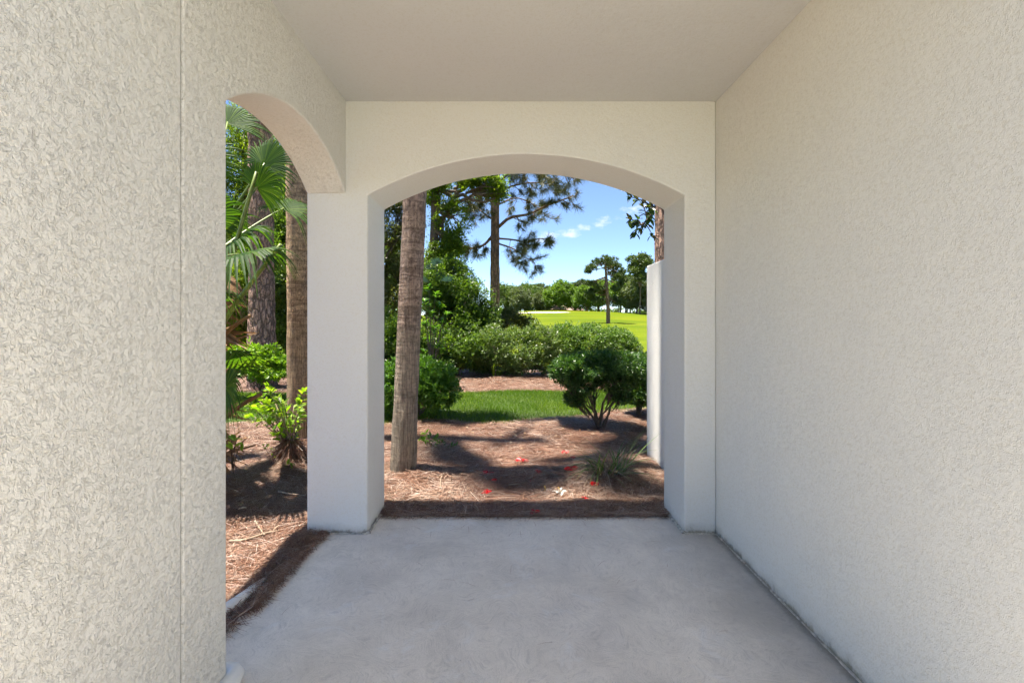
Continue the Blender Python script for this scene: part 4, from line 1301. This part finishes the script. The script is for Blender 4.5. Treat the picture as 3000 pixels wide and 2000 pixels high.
# strap-leaved clumps: each blade a part
def blade_mesh(L, wd, arch, mat, n=7):
    g = Geo(); rows = []
    for k in range(n):
        f = k/(n-1)
        a = arch*f
        y = L*math.sin(a)/max(arch, .01); z = L*(1-math.cos(a))/max(arch, .01)
        hw = wd*.5*(1-f**2.2*.95)
        p = np.array((0, z, y))            # grows up, then bows over along +y
        rows += [p+np.array((-hw, 0, 0)), p+np.array((0, .12*hw, -.3*hw)), p+np.array((hw, 0, 0))]
    q = []
    for i in range(n-1):
        q += [(i*3, i*3+1, i*3+4, i*3+3), (i*3+1, i*3+2, i*3+5, i*3+4)]
    g.add(rows, q)
    return g.mesh('blade', mat, smooth=True)


def strap_clump(name, label, base, spec, rad, group=None):
    r = thing(name, label, 'plant', base, group)
    for mat, cnt, L0, L1, wd, ar0, ar1, tilt0, tilt1 in spec:
        ms = [blade_mesh(L0+(L1-L0)*k/5, wd*random.uniform(.8, 1.2), ar0+(ar1-ar0)*random.random(), M[mat]) for k in range(6)]
        for k in range(cnt):
            o = bpy.data.objects.new('blade', random.choice(ms)); COL.objects.link(o); o.parent = r
            az = random.uniform(0, 6.283)
            q = rad*math.sqrt(random.random())
            o.location = (q*math.cos(az+.5), q*math.sin(az+.5), -.01)
            o.rotation_euler = (-R(random.uniform(tilt0, tilt1)), random.uniform(-.25, .25), az)
            o.rotation_mode = 'XYZ'
    return r


sb = G(1400, 1100); sb[2] = float(bed_z(sb[0:1], sb[1:2])[0])
strap_clump('strap_leaf_plant', 'clump of grassy strap leaves, half of them dead and pale, by the wing wall', sb,
            [('strap_dead', 105, .22, .46, .007, 1.2, 2.4, 8, 60), ('strap_green', 62, .28, .52, .012, .4, 1.5, 5, 55)], .12)
ib = G(1140, 864)
strap_clump('iris_plant', 'upright yellow-green sword-leaved plant in front of the pale hedge', ib,
            [('grass', 26, .28, .46, .026, .1, .6, 2, 24)], .10)

# ------------------------------------------------------------------ litter on the beds
def straw_mat(n, xr, yr, wid, lr, zr, lim=None, align=None):
    x = RNG.uniform(*xr, n); y = RNG.uniform(*yr, n)
    keep = ~((x > -1.215) & (x < 1.32) & (y < 3.155)) & ~((x > 1.3) & (y < 4.5))
    keep &= ~((y > lawn_front(x)+.03) & (y < lawn_back(x)-.03))
    if lim is not None: keep &= lim(x, y)
    x, y = x[keep], y[keep]; m = len(x)
    th = noise2(x*1.7, y*1.7, 31)*9+RNG.normal(0, .9, m)
    z = bed_z(x, y)+RNG.random(m)**1.5*zr
    D = np.stack([np.cos(th), np.sin(th), RNG.normal(0, .10, m)], 1)
    N = np.array((0, 0, 1.))+rand_dirs(m)*.5
    L = RNG.uniform(*lr, m)
    P = np.stack([x, y, z], 1)-D*L[:, None]*.5
    tone = np.clip(.55*noise2(x*2.3, y*2.3, 33)+.25*noise2(x*9, y*9, 34)+RNG.normal(0, .22, m)+.08, 0, .999)
    g.leaves(P, D, N, L, RNG.uniform(wid*.7, wid*1.3, m), T_STRAW, rnd=tone)


g = Geo()
straw_mat(75000, (-1.6, 1.9), (3.1, 5.0), .0028, (.09, .22), .035)
straw_mat(42000, (-2.9, 2.6), (4.8, 7.2), .0034, (.10, .24), .03)
straw_mat(90000, (-3.6, -1.2), (1.8, 4.8), .0022, (.09, .22), .035)
straw_mat(16000, (-4.6, -2.4), (4.2, 6.4), .0034, (.1, .24), .03)
straw_mat(30000, (-5.5, 4.0), (8.3, 12.5), .0055, (.12, .28), .03)
# mound round the azalea stem
m = 2600; a = RNG.uniform(0, 6.28, m); rr = np.abs(RNG.normal(0, .13, m)); c = gnd(668, cy)
P = np.stack([c[0]+rr*np.cos(a), c[1]+rr*np.sin(a), .26*np.exp(-(rr/.13)**2)+.02+0*a], 1)
g.leaves(P, np.stack([np.cos(a)*.6, np.sin(a)*.6, -RNG.uniform(.2, 1.3, m)], 1)+rand_dirs(m)*.3, rand_dirs(m), RNG.uniform(.08, .2, m), .0028, T_STRAW, rnd=.3+.6*RNG.random(m))
# straw spilling over the slab edge and against the pier
m = 1500; x = -1.215+np.abs(RNG.normal(0, .018, m)); y = RNG.uniform(2.1, 2.88, m)
x = np.where(y > 2.66, x+np.abs(RNG.normal(0, .03, m))*((y-2.66)/.2), x)
th = RNG.uniform(0, 6.28, m); D = np.stack([np.cos(th), np.sin(th), RNG.normal(0, .08, m)], 1); L = RNG.uniform(.05, .13, m)
g.leaves(np.stack([x, y, .004+.02*RNG.random(m)], 1)-D*L[:, None]*.5, D, np.array((0, 0, 1.))+rand_dirs(m)*.4, L, .0022, T_STRAW)
m = 1100; x = RNG.uniform(-.88, 1.1, m); y = 3.15+RNG.normal(0, .022, m)
th = RNG.normal(0, .5, m)+np.pi*RNG.integers(0, 2, m); D = np.stack([np.cos(th), np.sin(th), RNG.normal(0, .06, m)], 1); L = RNG.uniform(.05, .15, m)
g.leaves(np.stack([x, y, .004+.02*RNG.random(m)], 1)-D*L[:, None]*.5, D, np.array((0, 0, 1.))+rand_dirs(m)*.4, L, .0024, T_STRAW, rnd=.45*RNG.random(m))
m = 60; x = RNG.uniform(-1.1, 1.0, m); y = np.where(RNG.random(m) < .7, RNG.uniform(2.85, 3.12, m), RNG.uniform(1.9, 2.9, m)); th = RNG.uniform(0, 6.28, m)
D = np.stack([np.cos(th), np.sin(th), 0*th], 1)
g.leaves(np.stack([x, y, .003+0*x], 1), D, np.tile((0, 0, 1.), (m, 1)), RNG.uniform(.03, .10, m), .0016, T_STRAW, rnd=.2*RNG.random(m))
tag(g.build('pine_straw', M['straw'], smooth=False), 'loose brown pine straw covering the planting beds', 'pine straw', kind='stuff')

g = Geo()
m = 520
x = RNG.uniform(-3.2, 2.2, m); y = RNG.uniform(2.0, 6.4, m)
k = ~((x > -1.3) & (x < 1.32) & (y < 3.2)) & ~((x > 1.25) & (y < 4.6)) & ~(y > lawn_front(x)-.05)
x, y = x[k], y[k]; m = len(x)
g.leaves(np.stack([x, y, bed_z(x, y)+.03], 1), rand_dirs(m)*np.array((1, 1, .25)), np.array((0, 0, 1.))+rand_dirs(m)*.6, RNG.uniform(.025, .065, m), RNG.uniform(.012, .03, m), T_OVAL)
g.leaves(np.array([(.52, 3.155, .012), (.16, 3.17, .012), (-.28, 3.14, .01)]), np.array([(1, .1, .1), (.6, .5, .1), (-1, .2, 0)]), np.array([(0, 0, 1.), (.1, 0, 1), (0, .2, 1)]), .07, .03, T_OVAL)
tag(g.build('leaf_litter', M['dead_leaf'], smooth=False), 'scattered dry tan leaves lying on the pine straw', 'leaf litter', kind='stuff')


# fallen flowers
def flower(label, px, py, size, mat, group=None, petals=5, shrivel=.4):
    p = G(px, py, .03); p[2] = float(bed_z(p[0:1], p[1:2])[0])+.03
    size *= 1.8
    r = thing('fallen_flower', label, 'flower', p, group)
    a0 = random.uniform(0, 6.28); tilt = unit(np.array((random.uniform(-.5, .5), random.uniform(-.7, .1), 1)))
    for k in range(petals):
        a = a0+k*6.283/petals+random.uniform(-.3, .3)
        d = np.array((math.cos(a), math.sin(a), random.uniform(-.1, shrivel)))
        g = Geo(); g.leaves(p[None], d[None], (tilt+rand_dirs(1)[0]*.35)[None], size*random.uniform(.75, 1.1), size*random.uniform(.55, .8), T_OVAL)
        g.build('petal', M[mat], r)
    g = Geo(); g.tube(curve(p, p+tilt*size*.6, (.1*size, 0, 0), 4), size*.05, 5); g.build('stamen', M['stamen'] if mat == 'white_petal' else M['red_petal'], r)


flower('large red fallen flower in the middle of the straw bed', 1198, 1058, .042, 'red_petal')
flower('red fallen flower on the sunny spot of straw right of the palm foot', 1120, 1085, .034, 'red_petal')
flower('shrivelled red petals just below the sunny-spot flower', 1134, 1101, .022, 'red_petal', None, 4)
flower('dark red flower lowest of the row right of the palm foot', 1118, 1127, .028, 'red_petal', None, 4)
flower('red flower farthest from the porch left of the strap-leaf plant', 1298, 1037, .030, 'red_petal')
flower('small crimson flower just below the farthest red one', 1315, 1051, .024, 'red_petal', None, 4)
flower('flat red petals below the large red flower', 1237, 1084, .026, 'red_petal', None, 3)
flower('crimson flower touching the tips of the strap-leaf plant', 1312, 1084, .034, 'red_petal')
flower('red bud-like flower at the foot of the strap-leaf plant', 1366, 1117, .028, 'red_petal', None, 4, .8)
flower('tiny dark red petal heap near the white flowers', 1344, 1144, .018, 'red_petal', None, 3)
flower('brownish red petals close to the slab edge', 1228, 1172, .024, 'red_petal', None, 3)
flower('faded red petals between the large red flower and the white one', 1219, 1102, .016, 'red_petal', None, 3)
flower('open white fallen flower with a yellow centre', 1286, 1129, .036, 'white_petal')
flower('curled white fallen petal left of the open white flower', 1252, 1121, .034, 'white_petal', None, 2, .2)


def stick(label, pts, r, mat='twig_pale'):
    pts = [G(*p, .03) for p in pts]
    g = Geo(); g.tube(smooth_path(pts, 9), np.linspace(r, r*.6, 9), 6, .5, .15)
    o = g.build('stick', M[mat], None, origin=pts[0])
    tag(o, label, 'stick')


stick('short bleached stick standing out of the straw right of the palm foot', [(1012, 1120), (1013, 1098), (1020, 1085)], .006)
stick('small pale twig on the straw right of the red flowers', [(1168, 1113), (1185, 1111), (1195, 1112)], .006)
stick('long pale frond stalk lying across the straw inside the side arch', [(532, 1382-300), (600, 1076), (662, 1072), (700, 1068)], .009)
stick('bleached forked stalk on the sunlit straw near the slab', [(528, 1242), (560, 1240), (610, 1224), (640, 1218)], .010)
stick('short pale twig leaning over the sunlit straw', [(586, 1196), (596, 1212), (608, 1228)], .008)
stick('grey twig on the straw beside the pier foot', [(640, 1128), (670, 1134), (702, 1137)], .007)


# ------------------------------------------------------------------ far side of the golf course
def far_tree_proto(kind):
    if kind == 'oak':
        bl = [((0, 0, 6.2), (4.2, 4.0, 2.6), 3), ((2.6, .6, 5.0), (2.8, 2.6, 2.2), 1.6), ((-2.7, -.4, 5.0), (2.8, 2.6, 2.2), 1.6), ((.4, -1.5, 4.2), (3, 2.4, 2.0), 1.4), ((-.6, 1.2, 7.6), (2.4, 2.2, 1.6), .9)]
        return 'oak_tree', bl, 'far_leaf', 1500, (0, 0, 5.4), .32
    if kind == 'lime':
        bl = [((0, 0, 4.6), (3.3, 3.2, 2.4), 3), ((2.0, .6, 3.6), (2.2, 2.2, 1.8), 1.4), ((-2.1, -.4, 3.6), (2.2, 2.2, 1.8), 1.4), ((0, -1, 6.2), (1.8, 1.8, 1.3), .8)]
        return 'oak_tree', bl, 'far_leaf_lime', 1300, (0, 0, 4), .25
    if kind == 'pale':
        bl = [((0, 0, 4.4), (3.0, 3.0, 3.0), 3), ((1.7, .4, 3.0), (2.0, 2.0, 2.2), 1.4), ((-1.6, -.3, 3.2), (2.0, 2.0, 2.2), 1.4)]
        return 'willow_tree', bl, 'far_leaf_pale', 1300, (0, 0, 4), .22
    bl = [((0, 0, 11.2), (2.4, 2.4, .9), 2), ((1.5, .5, 10.2), (1.7, 1.5, .7), 1), ((-1.7, -.3, 9.8), (1.7, 1.5, .7), 1), ((.6, -1, 8.8), (1.9, 1.5, .7), 1), ((-.9, .6, 8.0), (1.6, 1.4, .6), .7), ((1.4, 0, 7.4), (1.3, 1.2, .5), .5)]
    return 'pine_tree', bl, 'needles_far', 900, (0, 0, 11), .2


PROTO = {}


def far_tree(kind, px, y, sc, label, group, squash=1.0):
    x = (px-1170)/1045*y
    loc = (x, y, float(terrain_z(x, y))-.1)
    if kind not in PROTO:
        nm, bl, mt, nc, top, tr = far_tree_proto(kind)
        r = thing(nm, label, 'tree', (0, 0, 0), group)
        P, O = blob_points(bl, nc, .45, .3, .36, .9, 50+len(PROTO))
        g = Geo(); g.tube(curve((0, 0, -.5), top, (.15, 0, 0), 10, .06), np.linspace(tr, tr*.35, 10), 8)
        for c, rr, w_ in bl: g.tube(curve((0, 0, top[2]*.5), c, (0, 0, -.2), 6, .06), np.linspace(tr*.45, tr*.12, 6), 5)
        g.build('trunk', M['twig'], r)
        g = Geo(); foliage(g, P, O, 7, .42, .24, T_SMALL, .45, up=.4)
        g.build('crown', M[mt], r, smooth=False)['kind'] = 'stuff'
        PROTO[kind] = r
        r.location = loc; r.scale = (sc, sc, sc*squash); r.rotation_euler = (0, 0, px*.7)
        return r
    return copy_thing(PROTO[kind], loc, px*.7, (sc, sc, sc*squash), label, group)


GF = 'far tree line beyond the golf course'
ORD = ('first', 'second', 'third', 'fourth', 'fifth', 'sixth', 'seventh', 'eighth', 'ninth', 'tenth', 'eleventh')
for k, (px, y, sc) in enumerate(((1160, 112, .85), (1185, 118, .9), (1222, 122, 1.0), (1262, 126, .95), (1320, 120, .85), (1350, 116, .9), (1438, 110, .85))):
    far_tree('oak', px, y, sc, 'rounded green oak in the far tree line, '+ORD[k]+' from the tall pine trunk', GF)
for k, (px, y, sc) in enumerate(((1175, 140, .85), (1205, 145, .95), (1238, 142, .98), (1255, 146, .95), (1290, 150, .92), (1305, 140, .98), (1328, 138, 1.0), (1345, 142, 1.02), (1372, 130, .95), (1420, 128, 1.0), (1448, 124, 1.0))):
    far_tree('pine', px, y, sc, 'distant pine crown over the far tree line, '+ORD[k]+' from the tall pine trunk', GF)
far_tree('lime', 1288, 104, 1.0, 'bright green round oak standing out before the far tree line', GF)
far_tree('lime', 1345, 98, .75, 'bright green bushy tree just left of the lone pine', GF)
far_tree('lime', 1425, 96, .85, 'bright green tree just right of the lone pine', GF)
far_tree('lime', 1375, 100, .95, 'bright green tree directly behind the lone pine', GF)
far_tree('pale', 1195, 106, .85, 'pale grey-green willow at the left end of the far tree line', GF)
far_tree('pale', 1246, 108, .75, 'pale willow in the middle of the far tree line', GF)
far_tree('pale', 1462, 92, 1.0, 'pale grey-green tree beside the wing wall edge', GF)
far_tree('pale', 1488, 94, .9, 'pale tree half hidden by the wing wall', GF)
far_tree('pine', 1470, 88, .95, 'tall pine of the far side nearest the wing wall', GF)
# the wood goes on behind the left thicket
for px, y, sc, lb in ((520, 24, .8, 'oak deep in the wood behind the fan palm trunk'), (620, 27, .85, 'oak deep in the wood behind the plated pine trunk'), (720, 25, .8, 'oak deep in the wood behind the straight tan palm'), (880, 26, .7, 'oak deep in the wood just right of the pier')):
    far_tree('oak', px, y, sc, lb, 'oaks deep in the left-hand wood')


P, O = blob_points([((x, 150+4*math.sin(x), 2.6+float(terrain_z(x, 150))), (6, 3, 2.6+1.2*math.sin(x*.37)), 1) for x in range(-20, 95, 6)], 5200, .3, .3, .25, .5, 71)
g = Geo(); foliage(g, P, O, 5, .7, .45, T_SMALL, .6, up=.4)
tag(g.build('far_wood', M['far_leaf'], smooth=False), 'dense far-off undergrowth closing the view behind the tree line', 'woodland', kind='stuff')


def house(px, y, wd, label):
    x = (px-1170)/1045*y; z = float(terrain_z(x, y))-.2
    r = thing('house', label, 'house', (x, y, z))
    box('wall', r, M['house_wall'], (-wd/2, -3, 0), (wd/2, 3, 2.9), 0)
    bm = bmesh.new()
    v = [bm.verts.new(p) for p in ((-wd/2-.5, -3.5, 2.9), (wd/2+.5, -3.5, 2.9), (wd/2+.5, 3.5, 2.9), (-wd/2-.5, 3.5, 2.9), (-wd/2+2, 0, 4.7), (wd/2-2, 0, 4.7))]
    for f in ((0, 1, 5, 4), (2, 3, 4, 5), (1, 2, 5), (3, 0, 4), (3, 2, 1, 0)): bm.faces.new([v[i] for i in f])
    me = bpy.data.meshes.new('roof'); bm.to_mesh(me); bm.free(); me.materials.append(M['roof'])
    o = bpy.data.objects.new('roof', me); COL.objects.link(o); o.parent = r
    for k in range(3):
        c = -wd/2+wd*(k+.5)/3
        box('window', r, M['glass'], (c-.6, -3.04, .9), (c+.6, -2.98, 2.2), 0)


house(1268, 128, 7, 'tan house half hidden under the trees beyond the bunker')
house(1306, 130, 7, 'tan house between the tree trunks left of the lone pine')

for o in scene.objects:
    if '_w' in o: del o['_w']
